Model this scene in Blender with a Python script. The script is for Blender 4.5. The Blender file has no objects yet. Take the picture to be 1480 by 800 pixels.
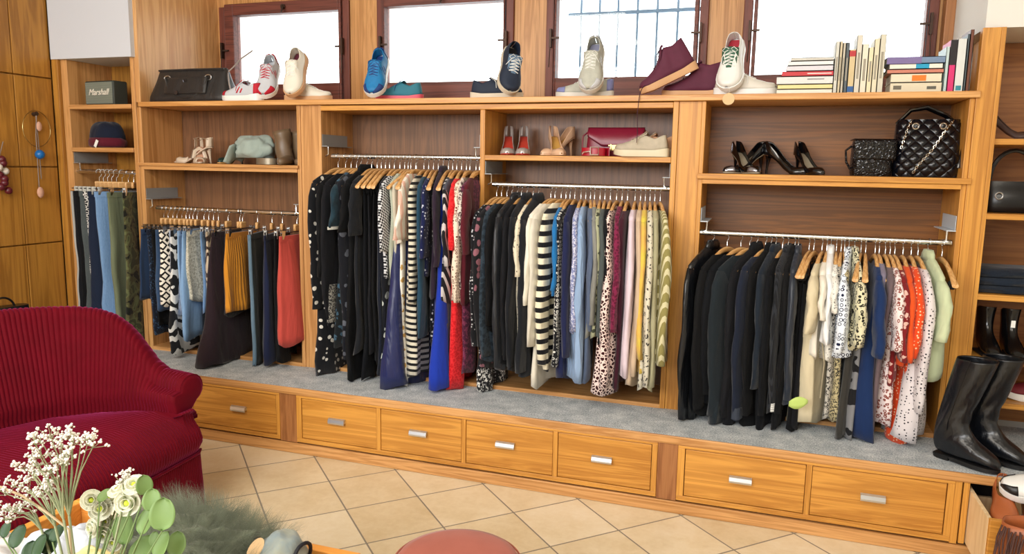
import bpy, bmesh, math, random
from mathutils import Vector, Matrix, Euler
random.seed(7)
PI=math.pi
S=bpy.context.scene
COL=S.collection
# ------------------------------------------------------------------ camera
F,YAW,PIT,ROL,D,B=1083.7,-.3221,.1457,.0176,3.564,.373
cy,sy=math.cos(YAW),math.sin(YAW)
FW=Vector((sy*math.cos(PIT),cy*math.cos(PIT),-math.sin(PIT)))
RT=Vector((cy,-sy,0)); UP=RT.cross(FW)
c_,s_=math.cos(ROL),math.sin(ROL)
RT,UP=RT*c_+UP*s_, UP*c_-RT*s_
CAM=Vector((0,-D,1.5))
def ray(u,v): return FW+RT*((u-740)/F)+UP*((400-v)/F)
def onY(u,v,Y=0):
    d=ray(u,v); return CAM+d*((Y-CAM.y)/d.y)
def onZ(u,v,Z=0):
    d=ray(u,v); return CAM+d*((Z-CAM.z)/d.z)
def onX(u,v,X=0):
    d=ray(u,v); return CAM+d*((X-CAM.x)/d.x)
cd=bpy.data.cameras.new('camera'); cam=bpy.data.objects.new('camera',cd); COL.objects.link(cam)
cam.matrix_world=Matrix(((RT.x,UP.x,-FW.x,CAM.x),(RT.y,UP.y,-FW.y,CAM.y),(RT.z,UP.z,-FW.z,CAM.z),(0,0,0,1)))
cd.sensor_width=36; cd.lens=F/1480*36; cd.clip_start=.05
S.camera=cam
# ------------------------------------------------------------------ node helpers
class G:
    def __init__(s,name):
        s.m=bpy.data.materials.new(name); s.m.use_nodes=True; s.nt=s.m.node_tree
        s.b=s.nt.nodes['Principled BSDF']
    def n(s,t,ins=None,**pr):
        x=s.nt.nodes.new(t)
        for k,v in pr.items(): setattr(x,k,v)
        if ins:
            for k,v in ins.items(): s.set(x.inputs[k],v)
        return x
    def set(s,sock,v):
        if hasattr(v,'is_output') or isinstance(v,bpy.types.NodeSocket): s.nt.links.new(v,sock)
        else:
            if isinstance(v,(tuple,list)) and len(v)==3 and sock.type=='RGBA': v=(*v,1)
            sock.default_value=v
    def M(s,op,a,b=0.0,c=None):
        x=s.n('ShaderNodeMath',operation=op); s.set(x.inputs[0],a); s.set(x.inputs[1],b)
        if c is not None: s.set(x.inputs[2],c)
        return x.outputs[0]
    def mix(s,f,a,b):
        x=s.n('ShaderNodeMix',data_type='RGBA'); s.set(x.inputs[0],f); s.set(x.inputs[6],a); s.set(x.inputs[7],b); return x.outputs[2]
    def obj(s,scale=(1,1,1),rot=(0,0,0),loc=(0,0,0)):
        t=s.n('ShaderNodeTexCoord'); m=s.n('ShaderNodeMapping',{'Vector':t.outputs['Object'],'Scale':scale,'Rotation':rot,'Location':loc}); return m.outputs[0]
    def noise(s,vec,scale,detail=2,rough=.5,dist=0):
        return s.n('ShaderNodeTexNoise',{'Vector':vec,'Scale':scale,'Detail':detail,'Roughness':rough,'Distortion':dist}).outputs[0]
    def ramp(s,f,stops,interp='LINEAR'):
        x=s.n('ShaderNodeValToRGB'); s.set(x.inputs[0],f); r=x.color_ramp; r.interpolation=interp
        while len(r.elements)<len(stops): r.elements.new(.5)
        for e,(p,c) in zip(r.elements,stops): e.position=p; e.color=(*c,1) if len(c)==3 else c
        return x.outputs[0]
    def bump(s,h,dist=.005,st=.5):
        x=s.n('ShaderNodeBump',{'Height':h,'Distance':dist,'Strength':st}); s.set(s.b.inputs['Normal'],x.outputs[0])
    def P(s,**k):
        for a,v in k.items():
            nm={'col':'Base Color','rough':'Roughness','metal':'Metallic','sheen':'Sheen Weight','spec':'Specular IOR Level','coat':'Coat Weight','trans':'Transmission Weight','alpha':'Alpha'}[a]
            s.set(s.b.inputs[nm],v)
        return s
def H(h):
    h=h.lstrip('#'); r=[int(h[i:i+2],16)/255 for i in (0,2,4)]
    return tuple(x/12.92 if x<=.04045 else ((x+.055)/1.055)**2.4 for x in r)
_mc={}
def plain(name,h,rough=.6,metal=0,sheen=0,coat=0,nz=0,spec=.5):
    k=('p',name,h,rough,metal)
    if k in _mc: return _mc[k]
    g=G(name); c=H(h) if isinstance(h,str) else h
    if nz:
        v=g.obj(); n=g.noise(v,nz,3); g.P(col=g.mix(n,tuple(x*.8 for x in c),tuple(min(1,x*1.15) for x in c))); g.bump(n,.002,.3)
    else: g.P(col=c)
    g.P(rough=rough,metal=metal,sheen=sheen,coat=coat,spec=spec)
    _mc[k]=g.m; return g.m
def wood(name,light,dark,axis='X',rough=.42,scale=1.0,seed=0):
    k=('w',name,axis)
    if k in _mc: return _mc[k]
    g=G(name+' '+axis.lower())
    L=.55; W=14
    sc={'X':(L,W*.6,W),'Z':(W,W*.6,L),'Y':(W,L,W)}[axis]
    v=g.obj(tuple(x*scale for x in sc),loc=(seed,seed*2,seed*3))
    v2=g.obj(tuple(x*scale*(7 if x>2 else 2.2) for x in sc))
    n1=g.noise(v,1.0,4,.6,1.2); w=g.M('SINE',g.M('MULTIPLY',n1,34.0)); w=g.M('MULTIPLY_ADD',w,.5,.5)
    n2=g.noise(v2,1.0,3,.6)
    f=g.M('ADD',g.M('MULTIPLY',w,.45),g.M('MULTIPLY',n2,.6)); 
    big=g.noise(g.obj((1.3,1.3,1.3)),1.2,1)
    f=g.M('ADD',f,g.M('MULTIPLY',g.M('SUBTRACT',big,.5),.5))
    g.P(col=g.ramp(f,[(.15,H(light)),(.55,tuple(.5*a+.5*b for a,b in zip(H(light),H(dark)))),(.95,H(dark))]),rough=rough)
    g.bump(n2,.001,.25)
    _mc[k]=g.m; return g.m
OAK=('oak','#D9A468','#A8733C')
def oak(ax='X'): return wood(*OAK,axis=ax)
def honey(ax='X'): return wood('honey oak','#D99C46','#AC7028',axis=ax)
def brownoak(ax='X'): return wood('brown oak','#B07848','#824E28',axis=ax)
def closetwood(ax='Z'): return wood('dark veneer','#C28A3A','#905E22',axis=ax,rough=.38,scale=.7)
def redwood(ax='X'): return wood('red stained pine','#7C4234','#4E241C',axis=ax,rough=.5)
# ------------------------------------------------------------------ fabrics
def fabric(pat,c1,c2='#000000',s=1.0,c3=None,rough=.85,sheen=.15,wr=1.0):
    k=('f',pat,c1,c2,s,c3)
    if k in _mc: return _mc[k]
    g=G('fabric '+pat+' '+c1.strip('#')); a,b=H(c1),H(c2); M=g.M
    tc=g.n('ShaderNodeTexCoord').outputs['Object']
    sp=g.n('ShaderNodeSeparateXYZ',{0:tc}); X,Y,Z=sp.outputs
    def vor(sc,feat='F1',out='Distance',rnd=1.0,dist=0):
        vec=tc
        if dist: 
            nz=g.n('ShaderNodeTexNoise',{'Vector':tc,'Scale':sc*.8,'Detail':2})
            vec=g.n('ShaderNodeVectorMath',{0:tc,1:g.n('ShaderNodeVectorMath',{0:nz.outputs[1],'Scale':dist},operation='SCALE').outputs[0]},operation='ADD').outputs[0]
        return g.n('ShaderNodeTexVoronoi',{'Vector':vec,'Scale':sc,'Randomness':rnd},feature=feat).outputs[out]
    f=None; hgt=None
    fr=lambda x:M('FRACT',x)
    if pat=='solid': f=None
    elif pat=='hstripe': f=M('GREATER_THAN',fr(M('MULTIPLY',Z,1/s)),.55)
    elif pat=='vstripe': f=M('GREATER_THAN',fr(M('MULTIPLY',Y,1/s)),.6)
    elif pat=='dstripe': f=M('GREATER_THAN',fr(M('MULTIPLY',M('ADD',Y,M('MULTIPLY',Z,.35)),1/s)),.6)
    elif pat=='dots': f=M('LESS_THAN',vor(s,rnd=.55),.27)
    elif pat=='motif': 
        f=M('LESS_THAN',vor(s,rnd=.9,dist=.02),.26)
    elif pat=='floral':
        col=vor(s,out='Color',dist=.03); d=vor(s,dist=.03)
        sx=g.n('ShaderNodeSeparateXYZ',{0:col}).outputs[0]
        f=M('MULTIPLY',M('LESS_THAN',d,.42),M('GREATER_THAN',sx,.45))
    elif pat=='leopard':
        d=vor(s,rnd=.9,dist=.01); f=M('MULTIPLY',M('GREATER_THAN',d,.22),M('LESS_THAN',d,.45))
    elif pat=='rings':
        d=vor(s,rnd=.3); f=M('ADD',M('MULTIPLY',M('GREATER_THAN',d,.28),M('LESS_THAN',d,.42)),M('LESS_THAN',d,.13))
    elif pat=='zebra':
        n=g.noise(tc,9,2); f=M('GREATER_THAN',M('SINE',M('MULTIPLY_ADD',n,22,M('MULTIPLY',Z,s))),0)
    elif pat=='diamond':
        u=M('ABSOLUTE',M('SUBTRACT',fr(M('MULTIPLY',Y,s)),.5)); v=M('ABSOLUTE',M('SUBTRACT',fr(M('MULTIPLY',Z,s)),.5))
        f=M('GREATER_THAN',fr(M('MULTIPLY',M('ADD',u,v),2.0)),.55)
    elif pat=='check':
        f=M('GREATER_THAN',M('MULTIPLY',M('SINE',M('MULTIPLY',M('ADD',Y,M('MULTIPLY',Z,.4)),s)),M('SINE',M('MULTIPLY',M('SUBTRACT',Z,M('MULTIPLY',Y,.3)),s))),0)
    elif pat=='speckle': f=M('GREATER_THAN',g.noise(tc,s,2,.7),.52)
    elif pat=='cells': f=M('LESS_THAN',vor(s,feat='DISTANCE_TO_EDGE'),.13)
    elif pat=='camo': f='camo'
    elif pat=='denim': f=M('MULTIPLY',g.noise(g.obj((260,260,60)),1,2),1)
    elif pat=='fade': f=M('MULTIPLY_ADD',g.noise(tc,s,3,.6),2.0,-.5)
    elif pat=='rib': 
        hgt=M('SINE',M('MULTIPLY',Y,s)); f=None
    elif pat=='fur': 
        f=g.noise(g.obj((1,1,.5)),s,5,.75); hgt=f
    elif pat=='lace': 
        hgt=vor(s,dist=.01); f=M('GREATER_THAN',hgt,.5)
    if f=='camo':
        n=g.noise(tc,14,3,.5,.6)
        g.P(col=g.ramp(n,[(0,a),(.42,H(c3)),(.5,b),(.58,H('#0F120C'))],'CONSTANT'))
    elif f is None: 
        n=g.noise(g.obj((40,40,8)),1,2); g.P(col=g.mix(n,tuple(x*.85 for x in a),tuple(x*1.12 for x in a)))
    else: g.P(col=g.mix(f,a,b))
    wv=g.noise(g.obj((10,14,3.2)),1.0,3,.5,.4)
    hh=M('MULTIPLY',wv,1.0)
    if hgt is not None: hh=M('ADD',hh,M('MULTIPLY',hgt,.12 if pat!='fur' else .5))
    g.bump(hh,.02*wr,.55)
    g.P(rough=rough,sheen=sheen,spec=.22 if rough>.6 else .5)
    _mc[k]=g.m; return g.m
# ------------------------------------------------------------------ mesh builder
class MB:
    def __init__(s): s.v=[]; s.f=[]; s.mi=[]; s.cur=0
    def av(s,vs):
        o=len(s.v); s.v+= [tuple(x) for x in vs]; return o
    def af(s,fs,o=0):
        for f in fs: s.f.append(tuple(i+o for i in f)); s.mi.append(s.cur)
    def box(s,x0,x1,y0,y1,z0,z1):
        o=s.av([(x0,y0,z0),(x1,y0,z0),(x1,y1,z0),(x0,y1,z0),(x0,y0,z1),(x1,y0,z1),(x1,y1,z1),(x0,y1,z1)])
        s.af([(0,3,2,1),(4,5,6,7),(0,1,5,4),(1,2,6,5),(2,3,7,6),(3,0,4,7)],o); return s
    def obox(s,c,sz,R):
        c=Vector(c); vs=[c+R@Vector((i*sz[0]/2,j*sz[1]/2,k*sz[2]/2)) for k in(-1,1) for i,j in((-1,-1),(1,-1),(1,1),(-1,1))]
        o=s.av(vs); s.af([(0,3,2,1),(4,5,6,7),(0,1,5,4),(1,2,6,5),(2,3,7,6),(3,0,4,7)],o); return s
    def rings(s,rs,cap0=True,cap1=True,closed=True):
        n=len(rs[0]); o=s.av([p for r in rs for p in r])
        for i in range(len(rs)-1):
            for j in range(n if closed else n-1):
                k=(j+1)%n
                s.af([(i*n+j,i*n+k,(i+1)*n+k,(i+1)*n+j)],o)
        if cap0: s.af([tuple(range(n-1,-1,-1))],o)
        if cap1: s.af([tuple((len(rs)-1)*n+j for j in range(n))],o)
        return s
    def tube(s,path,r,n=8,caps=True,flat=None):
        path=[Vector(p) for p in path]; rs=[]
        up=None
        for i,p in enumerate(path):
            t=(path[min(i+1,len(path)-1)]-path[max(i-1,0)])
            if t.length<1e-9: t=Vector((0,0,1))
            t.normalize()
            if up is None:
                up=Vector((0,0,1)) if abs(t.z)<.9 else Vector((1,0,0))
            a=t.cross(up)
            if a.length<1e-6: a=t.orthogonal()
            a.normalize(); b=a.cross(t).normalized(); up=b
            rr=r[i] if isinstance(r,(list,tuple)) else r
            ra,rb=(rr,rr) if flat is None else (rr,rr*flat)
            rs.append([p+a*math.cos(2*PI*j/n)*ra+b*math.sin(2*PI*j/n)*rb for j in range(n)])
        return s.rings(rs,caps,caps)
    def sphere(s,c,r,n=10,m=6,sc=(1,1,1)):
        rs=[]
        for i in range(m+1):
            ph=-PI/2+PI*i/m; q=max(math.cos(ph),.02)
            rs.append([(c[0]+r*sc[0]*q*math.cos(2*PI*j/n),c[1]+r*sc[1]*q*math.sin(2*PI*j/n),c[2]+r*sc[2]*math.sin(ph)) for j in range(n)])
        return s.rings(rs)
    def lathe(s,prof,c=(0,0,0),n=32,cap0=True,cap1=True):
        return s.rings([[(c[0]+r*math.cos(2*PI*j/n),c[1]+r*math.sin(2*PI*j/n),c[2]+z) for j in range(n)] for r,z in prof],cap0,cap1)
    def grid(s,fn,nu,nv):
        o=s.av([fn(i/nu,j/nv) for i in range(nu+1) for j in range(nv+1)])
        w=nv+1
        s.af([(i*w+j,(i+1)*w+j,(i+1)*w+j+1,i*w+j+1) for i in range(nu) for j in range(nv)],o); return s
    def prism(s,pts,d0,d1,fn):
        # pts 2D polygon, fn(a,b,d)->xyz
        return s.rings([[fn(a,b,d0) for a,b in pts],[fn(a,b,d1) for a,b in pts]])
    def xf(s,Mx):
        s.v=[tuple(Mx@Vector(p)) for p in s.v]; return s
def link(name,mb,m,parent=None,loc=None,weld=0,smooth=35,bevel=0,solid=0,sub=0,mats=None,off=0):
    me=bpy.data.meshes.new(name)
    vs=mb.v
    if loc is not None: vs=[(x-loc[0],y-loc[1],z-loc[2]) for x,y,z in vs]
    me.from_pydata(vs,[],mb.f); me.update()
    if weld:
        bm=bmesh.new(); bm.from_mesh(me); bmesh.ops.remove_doubles(bm,verts=bm.verts,dist=weld); bm.to_mesh(me); bm.free()
    for x in (mats or [m]): me.materials.append(x)
    if any(mb.mi):
        for p,i in zip(me.polygons,mb.mi): p.material_index=i
    if smooth:
        for p in me.polygons: p.use_smooth=True
        if smooth<180: me.set_sharp_from_angle(angle=math.radians(smooth))
    o=bpy.data.objects.new(name,me); COL.objects.link(o)
    if parent is not None: o.parent=parent
    elif loc is not None: o.location=loc
    if solid:
        q=o.modifiers.new('s','SOLIDIFY'); q.thickness=solid; q.offset=off
    if bevel:
        q=o.modifiers.new('b','BEVEL'); q.width=bevel; q.segments=2; q.limit_method='ANGLE'; q.angle_limit=math.radians(40)
    if sub:
        q=o.modifiers.new('u','SUBSURF'); q.levels=sub; q.render_levels=sub
    return o
def tag(o,label,cat,group=None):
    o['label']=label; o['category']=cat
    if group: o['group']=group
    return o
def thing(name,label,cat,loc=(0,0,0),rot=(0,0,0),group=None):
    o=bpy.data.objects.new(name,None); COL.objects.link(o); o.location=loc; o.rotation_euler=rot; o.empty_display_size=.05
    return tag(o,label,cat,group)
def struct(name,mb,m,**k):
    o=link(name,mb,m,**k)
    if o.parent is None: o['kind']='structure'
    return o
def part(name,mb,m,par,**k):
    return link(name,mb,m,parent=par,loc=par.location,**k) if par.rotation_euler[2]==0 else link(name,mb,m,parent=par,**k)
def lerp(t,pts):
    if t<=pts[0][0]: return pts[0][1]
    for (a,x),(b,y) in zip(pts,pts[1:]):
        if t<=b: return x+(y-x)*(t-a)/(b-a)
    return pts[-1][1]
def slerp(t,pts):
    if t<=pts[0][0]: return pts[0][1]
    for (a,x),(b,y) in zip(pts,pts[1:]):
        if t<=b:
            q=(t-a)/(b-a); q=q*q*(3-2*q); return x+(y-x)*q
    return pts[-1][1]
def text_mesh(name,txt,size,m,par,Mx,shear=0.0,ext=.0006):
    cu=bpy.data.curves.new(name,'FONT'); cu.body=txt; cu.size=size; cu.extrude=ext; cu.shear=shear; cu.align_x='CENTER'; cu.align_y='CENTER'
    t=bpy.data.objects.new(name,cu); COL.objects.link(t)
    bpy.context.view_layer.update()
    me=bpy.data.meshes.new_from_object(t.evaluated_get(bpy.context.evaluated_depsgraph_get()))
    bpy.data.objects.remove(t); bpy.data.curves.remove(cu)
    me.transform(Mx); me.materials.clear(); me.materials.append(m)
    o=bpy.data.objects.new(name,me); COL.objects.link(o); o.parent=par; return o
CHROME=plain('chrome','#D8DCE0',.18,1.0); STEEL=plain('brushed steel','#C8CCCF',.35,1.0)
BLACKM=plain('cabinet shade black','#0A0705',.9)  # near-black standing for the shade inside the open cabinet
# ------------------------------------------------------------------ setting
def tilemat():
    g=G('beige floor tiles'); M=g.M
    t=g.n('ShaderNodeTexCoord').outputs['Object']
    s=1/.3288
    mp=g.n('ShaderNodeMapping',{'Vector':t,'Rotation':(0,0,PI/4)},vector_type='POINT')
    loc=Matrix.Rotation(PI/4,3,'Z')@Vector((-1.6575,-.376,0))
    sp=g.n('ShaderNodeSeparateXYZ',{0:mp.outputs[0]})
    U=M('MULTIPLY',M('SUBTRACT',sp.outputs[0],loc.x),s); V=M('MULTIPLY',M('SUBTRACT',sp.outputs[1],loc.y),s)
    def edge(q):
        fq=M('FRACT',q); return M('MINIMUM',fq,M('SUBTRACT',1.0,fq))
    e=M('MINIMUM',edge(U),edge(V)); gr=M('LESS_THAN',e,.0105)
    cell=g.n('ShaderNodeCombineXYZ',{0:M('FLOOR',U),1:M('FLOOR',V)})
    wn=g.n('ShaderNodeTexWhiteNoise',{'Vector':cell.outputs[0]},noise_dimensions='3D').outputs[0]
    n=g.noise(t,5,5,.65,.3); n2=g.noise(t,38,3,.6)
    f=M('ADD',M('MULTIPLY',n,.8),M('ADD',M('MULTIPLY',n2,.3),M('MULTIPLY_ADD',wn,.3,-.2)))
    c=g.ramp(f,[(.25,H('#CFBA94')),(.55,H('#DFCFAF')),(.85,H('#EBE0C8'))])
    g.P(col=g.mix(gr,c,H('#8A8072')),rough=g.M('MULTIPLY_ADD',gr,.5,.3),spec=.4)
    hb=M('SUBTRACT',1.0,M('SMOOTH_MIN',gr,1.0,0.0)); g.bump(M('ADD',M('SUBTRACT',1.0,gr),M('MULTIPLY',n,.15)),.0015,.5)
    return g.m
XL,XR,YF,YB,ZC=-4.62,3.2,-6.2,.7,3.0
plaster=plain('white plaster','#E4E2DC',.85); 
struct('floor',MB().box(XL,XR,YF,.9,-.12,0),tilemat(),smooth=0)
struct('ceiling',MB().box(XL,XR,YF,1.0,ZC,ZC+.1),plaster,smooth=0)
struct('wall_left',MB().box(XL-.12,XL,YF,1.0,0,ZC),plaster,smooth=0)
struct('wall_right',MB().box(XR,XR+.12,YF,1.0,0,ZC),plaster,smooth=0)
struct('wall_front',MB().box(XL,XR,YF-.12,YF,0,ZC),plaster,smooth=0)
# back wall with its four window holes (window plane at Y=.7)
ZW=1.837
def wx(u,v=60): return onY(u,v,YB).x
wins=[(322,508),(548,744),(791,1023),(1073,1352)]
holes=[(wx(a),wx(b)) for a,b in wins]
ztop=2.50
mb=MB()
mb.box(XL,XR,YB,YB+.3,0,ZW); mb.box(XL,XR,YB,YB+.3,ztop,ZC)
xs=[XL]+[q for h in holes for q in h]+[XR]
for i in range(0,len(xs),2): mb.box(xs[i],xs[i+1],YB+.04,YB+.3,ZW,ztop)
struct('wall_back',mb,plaster,smooth=0)
# wood facing of the piers and window reveals
mb=MB()
for i in range(1,4): mb.box(holes[i-1][1],holes[i][0],YB-.012,YB+.04,ZW,ztop+.1)
mb.box(holes[3][1],.80,YB-.012,YB+.04,ZW,ztop+.1)
mb.box(-3.5,holes[0][0],YB-.012,YB+.04,ZW,ztop+.1)
mb.box(-3.5,.8,YB-.011,YB+.02,ztop+.1,2.75)
for h_ in holes: mb.box(h_[0],h_[1],YB-.011,YB+.02,ztop+.001,ztop+.1)
struct('trim_1',mb,oak('Z'),smooth=0,bevel=.002)
struct('trim_2',MB().box(-3.535,-3.5,.0,YB,ZW,2.75),wood('pale oak','#E2B47C','#BE854C',axis='Z'),smooth=0)
whitep=plain('cool white paint','#CFD4DC',.75)
struct('trim_3',MB().box(-4.14,-3.525,-.03,.69,2.093,ZC),whitep,smooth=0)     # left bulkhead
struct('trim_4',MB().box(.80,XR,.02,.69,2.087,ZC),plaster,smooth=0)           # right bulkhead
struct('trim_5',MB().box(.758,.80,YB-.10,YB-.012,ZW,2.75),brownoak('Z'),smooth=0,bevel=.003)
glass=G('clear window glass')
tr=glass.n('ShaderNodeBsdfTransparent',{'Color':(.96,.98,.97)}); gl=glass.n('ShaderNodeBsdfGlossy',{'Roughness':.02}); fz=glass.n('ShaderNodeFresnel',{'IOR':1.45})
mx=glass.n('ShaderNodeMixShader',{0:fz.outputs[0],1:tr.outputs[0],2:gl.outputs[0]}); glass.nt.links.new(mx.outputs[0],glass.nt.nodes['Material Output'].inputs[0])
# window glass rectangles in pixels: (ul,ur) at mid height and bottom v / top v
gpx=[(344,494,122,20),(560,730,119,7),(806,1003,112,-6),(1093,1333,107,-16)]
iron=plain('dark window iron','#4A3A32',.5,.8)
for i,((x0,x1),(ul,ur,vb,vt)) in enumerate(zip(holes,gpx)):
    w=bpy.data.objects.new('window_%d'%(i+1),None); COL.objects.link(w); w.location=((x0+x1)/2,YB,ZW); w['kind']='structure'
    gx0,gx1=onY(ul,60,YB).x,onY(ur,60,YB).x; um=(ul+ur)/2
    gz0=onY(um,vb,YB).z; gz1=onY(um,vt,YB).z
    fw=.045; y0,y1=YB-.03,YB+.04
    f=MB(); f.box(x0,x0+fw,y0,y1,ZW,ztop); f.box(x1-fw,x1,y0,y1,ZW,ztop); f.box(x0+fw,x1-fw,y0,y1,ZW,ZW+.02); f.box(x0+fw,x1-fw,y0,y1,gz1+.075,ztop)
    part('window_frame',f,redwood('Z'),w,smooth=0,bevel=.004)
    s=MB(); a0,a1=x0+fw+.006,x1-fw-.006; b0,b1=ZW+.026,gz1+.07
    s.box(a0,gx0,y0-.012,y1-.01,b0,b1); s.box(gx1,a1,y0-.012,y1-.01,b0,b1); s.box(gx0,gx1,y0-.012,y1-.01,b0,gz0); s.box(gx0,gx1,y0-.012,y1-.01,gz1,b1)
    part('sash',s,redwood('X'),w,smooth=0,bevel=.004)
    part('glass',MB().box(gx0,gx1,YB,YB+.006,gz0,gz1),glass.m,w,smooth=0)
    h=MB()
    for hx,sd in ((x0+.035,1),(x1-.035,-1)):
        h.box(hx-.006,hx+.006,y0-.035,y0-.012,2.17,2.27); h.box(hx,hx+sd*.05,y0-.03,y0-.02,2.215,2.225); h.tube([(hx,y0-.03,2.19),(hx-sd*.003,y0-.04,2.06)],.003)
    part('hinge',h,iron,w,smooth=30)
    if i<2:
        h=MB(); cx=(gx0+gx1)/2; h.lathe([(.016,0),(.016,.008)],(0,0,0),16).xf(Matrix.Translation((cx,y0-.02,gz1+.035))@Matrix.Rotation(PI/2,4,'X'))
        h.tube([(cx,y0-.025,gz1+.04),(cx+.01,y0-.045,gz1+.02),(cx+.005,y0-.05,gz1-.005)],.006)
        part('window_latch',h,iron,w)
# iron grille outside the third window
gx0,gx1=holes[2]
g_=thing('window_grille','pale grey iron bar grille outside the third window from the left','grille',((gx0+gx1)/2,YB+.42,1.8))
barm=plain('pale iron','#5A7086',.6,.2)
for u in (839,865.5,892,920,948.5,978): 
    x=onY(u,60,YB+.42).x; part('bar',MB().tube([(x,YB+.42,1.7),(x,YB+.42,2.62)],.0075,8),barm,g_)
a=onY(822,21,YB+.42); part('crossbar',MB().box(a.x-.0,gx1+.1,YB+.41,YB+.43,a.z-.014,a.z+.006),barm,g_,smooth=0)
# ------------------------------------------------------------------ shelving
ZS=1.837; T=.028; ZB=.353; ZU=1.809; DP=.33
def unit(label,x0,x1): return thing('shelving_unit',label,'shelving unit',((x0+x1)/2,.16,ZB),group=None)
def brackets(par,x0,x1,z,sides=(0,1),pm=None):
    for k in sides:
        x=x0 if k==0 else x1; s=1 if k==0 else -1
        b=MB().box(min(x+s*.002,x+s*.004),max(x+s*.002,x+s*.004),.006,.26,z+.055,z+.115)
        b.box(min(x,x+s*.035),max(x,x+s*.035),.004,.26,z+.050,z+.054)
        part('rail_bracket',b,pm or plain('grey bracket metal','#9A9C9C',.45,.3),par,smooth=0)
        part('bracket_hook',MB().tube([(x+s*.03,.02,z+.05),(x+s*.03,.02,z+.01),(x+s*.012,.02,z+.0)],.004),CHROME,par)
def rail(par,x0,x1,z,y=0.0):
    return part('clothes_rail',MB().tube([(x0,y,z),(x1,y,z)],.0125,16),CHROME,par)
backm=wood('shaded oak','#A8703C','#83532A',axis='X')  # oak darkened in colour for the shade inside the bays
def backp(ax): return wood('shaded oak','#8C6242','#644630',axis=ax)  # bay backs: shade of the recess is mixed into the oak tone
RY=.03
# leftmost unit
u0=unit('narrow leftmost oak shelf unit beside the panelled cupboards',-4.15,-3.535)
part('side_panel',MB().box(-4.10,-4.05,0,DP,0,2.093),oak('Z'),u0,smooth=0,bevel=.002)
part('stile',MB().box(-4.15,-4.102,-.02,.02,0,2.093),closetwood(),u0,smooth=0,bevel=.002)
part('side_panel',MB().box(-3.568,-3.538,0,DP,ZB,2.093),oak('Z'),u0,smooth=0,bevel=.002)
part('back_panel',MB().box(-4.05,-3.568,DP,DP+.012,ZB,2.093),closetwood('Z'),u0,smooth=0)
for z in (1.826,1.572): part('shelf',MB().box(-4.05,-3.569,-.008,DP,z-.026,z),oak('X'),u0,smooth=0,bevel=.002)
rail(u0,-4.05,-3.569,1.427,RY); brackets(u0,-4.05,-3.569,1.427,(0,))
# second unit
u1=unit('oak shelf unit with the short trouser and skirt rail',-3.535,-2.42)
part('side_panel',MB().box(-3.534,-3.504,0,DP,ZB,ZU),oak('Z'),u1,smooth=0,bevel=.002)
part('side_panel',MB().box(-2.44,-2.418,0,DP,ZB,ZU),oak('Z'),u1,smooth=0,bevel=.002)
part('back_panel',MB().box(-3.504,-2.44,DP,DP+.012,ZB,ZU),backp('Z'),u1,smooth=0)
part('shelf',MB().box(-3.536,-2.43,-.014,DP,1.469,1.487),oak('X'),u1,smooth=0,bevel=.002)
part('shelf_rail',MB().box(-3.504,-2.44,-.006,.02,1.448,1.468),oak('X'),u1,smooth=0,bevel=.001)
part('base_strip',MB().box(-3.504,-2.44,.0,DP,ZB,ZB+.022),oak('X'),u1,smooth=0)
rail(u1,-3.45,-2.44,1.221,RY); brackets(u1,-3.504,-2.44,1.221)
part('pilaster',MB().box(-2.4175,-2.302,.006,.04,ZB,ZU),oak('Z'),u1,smooth=0,bevel=.001)
# middle unit, two bays
u2=unit('wide middle oak unit with two bays of hanging clothes',-2.30,-.398)
part('side_panel',MB().box(-2.3015,-2.287,0,DP,ZB,ZU),oak('Z'),u2,smooth=0,bevel=.001)
part('divider',MB().box(-1.371,-1.345,0,DP,ZB,1.779),honey('Z'),u2,smooth=0,bevel=.002)
part('side_panel',MB().box(-.424,-.399,0,DP,ZB,ZU),honey('Z'),u2,smooth=0,bevel=.002)
part('back_panel',MB().box(-2.287,-.424,DP,DP+.012,ZB,ZU),backp('Z'),u2,smooth=0)
part('top_rail',MB().box(-2.287,-.424,-.002,DP,1.78,1.806),honey('X'),u2,smooth=0,bevel=.002)
part('shelf',MB().box(-1.345,-.424,-.002,DP,1.532,1.557),honey('X'),u2,smooth=0,bevel=.002)
part('base_strip',MB().box(-2.287,-1.371,0,DP,ZB,ZB+.02),oak('X'),u2,smooth=0)
part('base_strip',MB().box(-1.345,-.424,0,DP,ZB,ZB+.02),oak('X'),u2,smooth=0)
rail(u2,-2.24,-1.371,1.541,RY); brackets(u2,-2.287,-1.371,1.541)
rail(u2,-1.31,-.424,1.411,RY); brackets(u2,-1.345,-.424,1.411)
part('pilaster',MB().box(-.398,-.297,.006,.04,ZB,ZU),honey('Z'),u2,smooth=0,bevel=.001)
# right unit
u3=unit('right oak unit with the jacket and blouse rail',-.296,.787)
part('side_panel',MB().box(-.2965,-.278,0,DP,ZB,ZU),honey('Z'),u3,smooth=0,bevel=.002)
part('side_panel',MB().box(.767,.787,0,DP,ZB,ZU),honey('Z'),u3,smooth=0,bevel=.002)
part('back_panel',MB().box(-.278,.767,DP,DP+.012,ZB,ZU),wood('amber shaded oak','#8C5826','#5E3A1A',axis='X'),u3,smooth=0)  # amber oak, with the bay's shade darkened into its colour
part('shelf',MB().box(-.30,.80,-.02,DP,1.461,1.486),honey('X'),u3,smooth=0,bevel=.002)
part('shelf_rail',MB().box(-.278,.767,-.008,.02,1.440,1.460),honey('X'),u3,smooth=0,bevel=.001)
part('base_strip',MB().box(-.278,.767,0.03,DP,ZB,ZB+.02),oak('X'),u3,smooth=0)
rail(u3,-.278,.76,1.214,RY); brackets(u3,-.278,.767,1.214,pm=plain('pale bracket plastic','#C9D3DC',.4))
part('pilaster',MB().box(.7875,.853,-.006,.04,ZB,2.085),honey('Z'),u3,smooth=0,bevel=.002)
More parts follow.
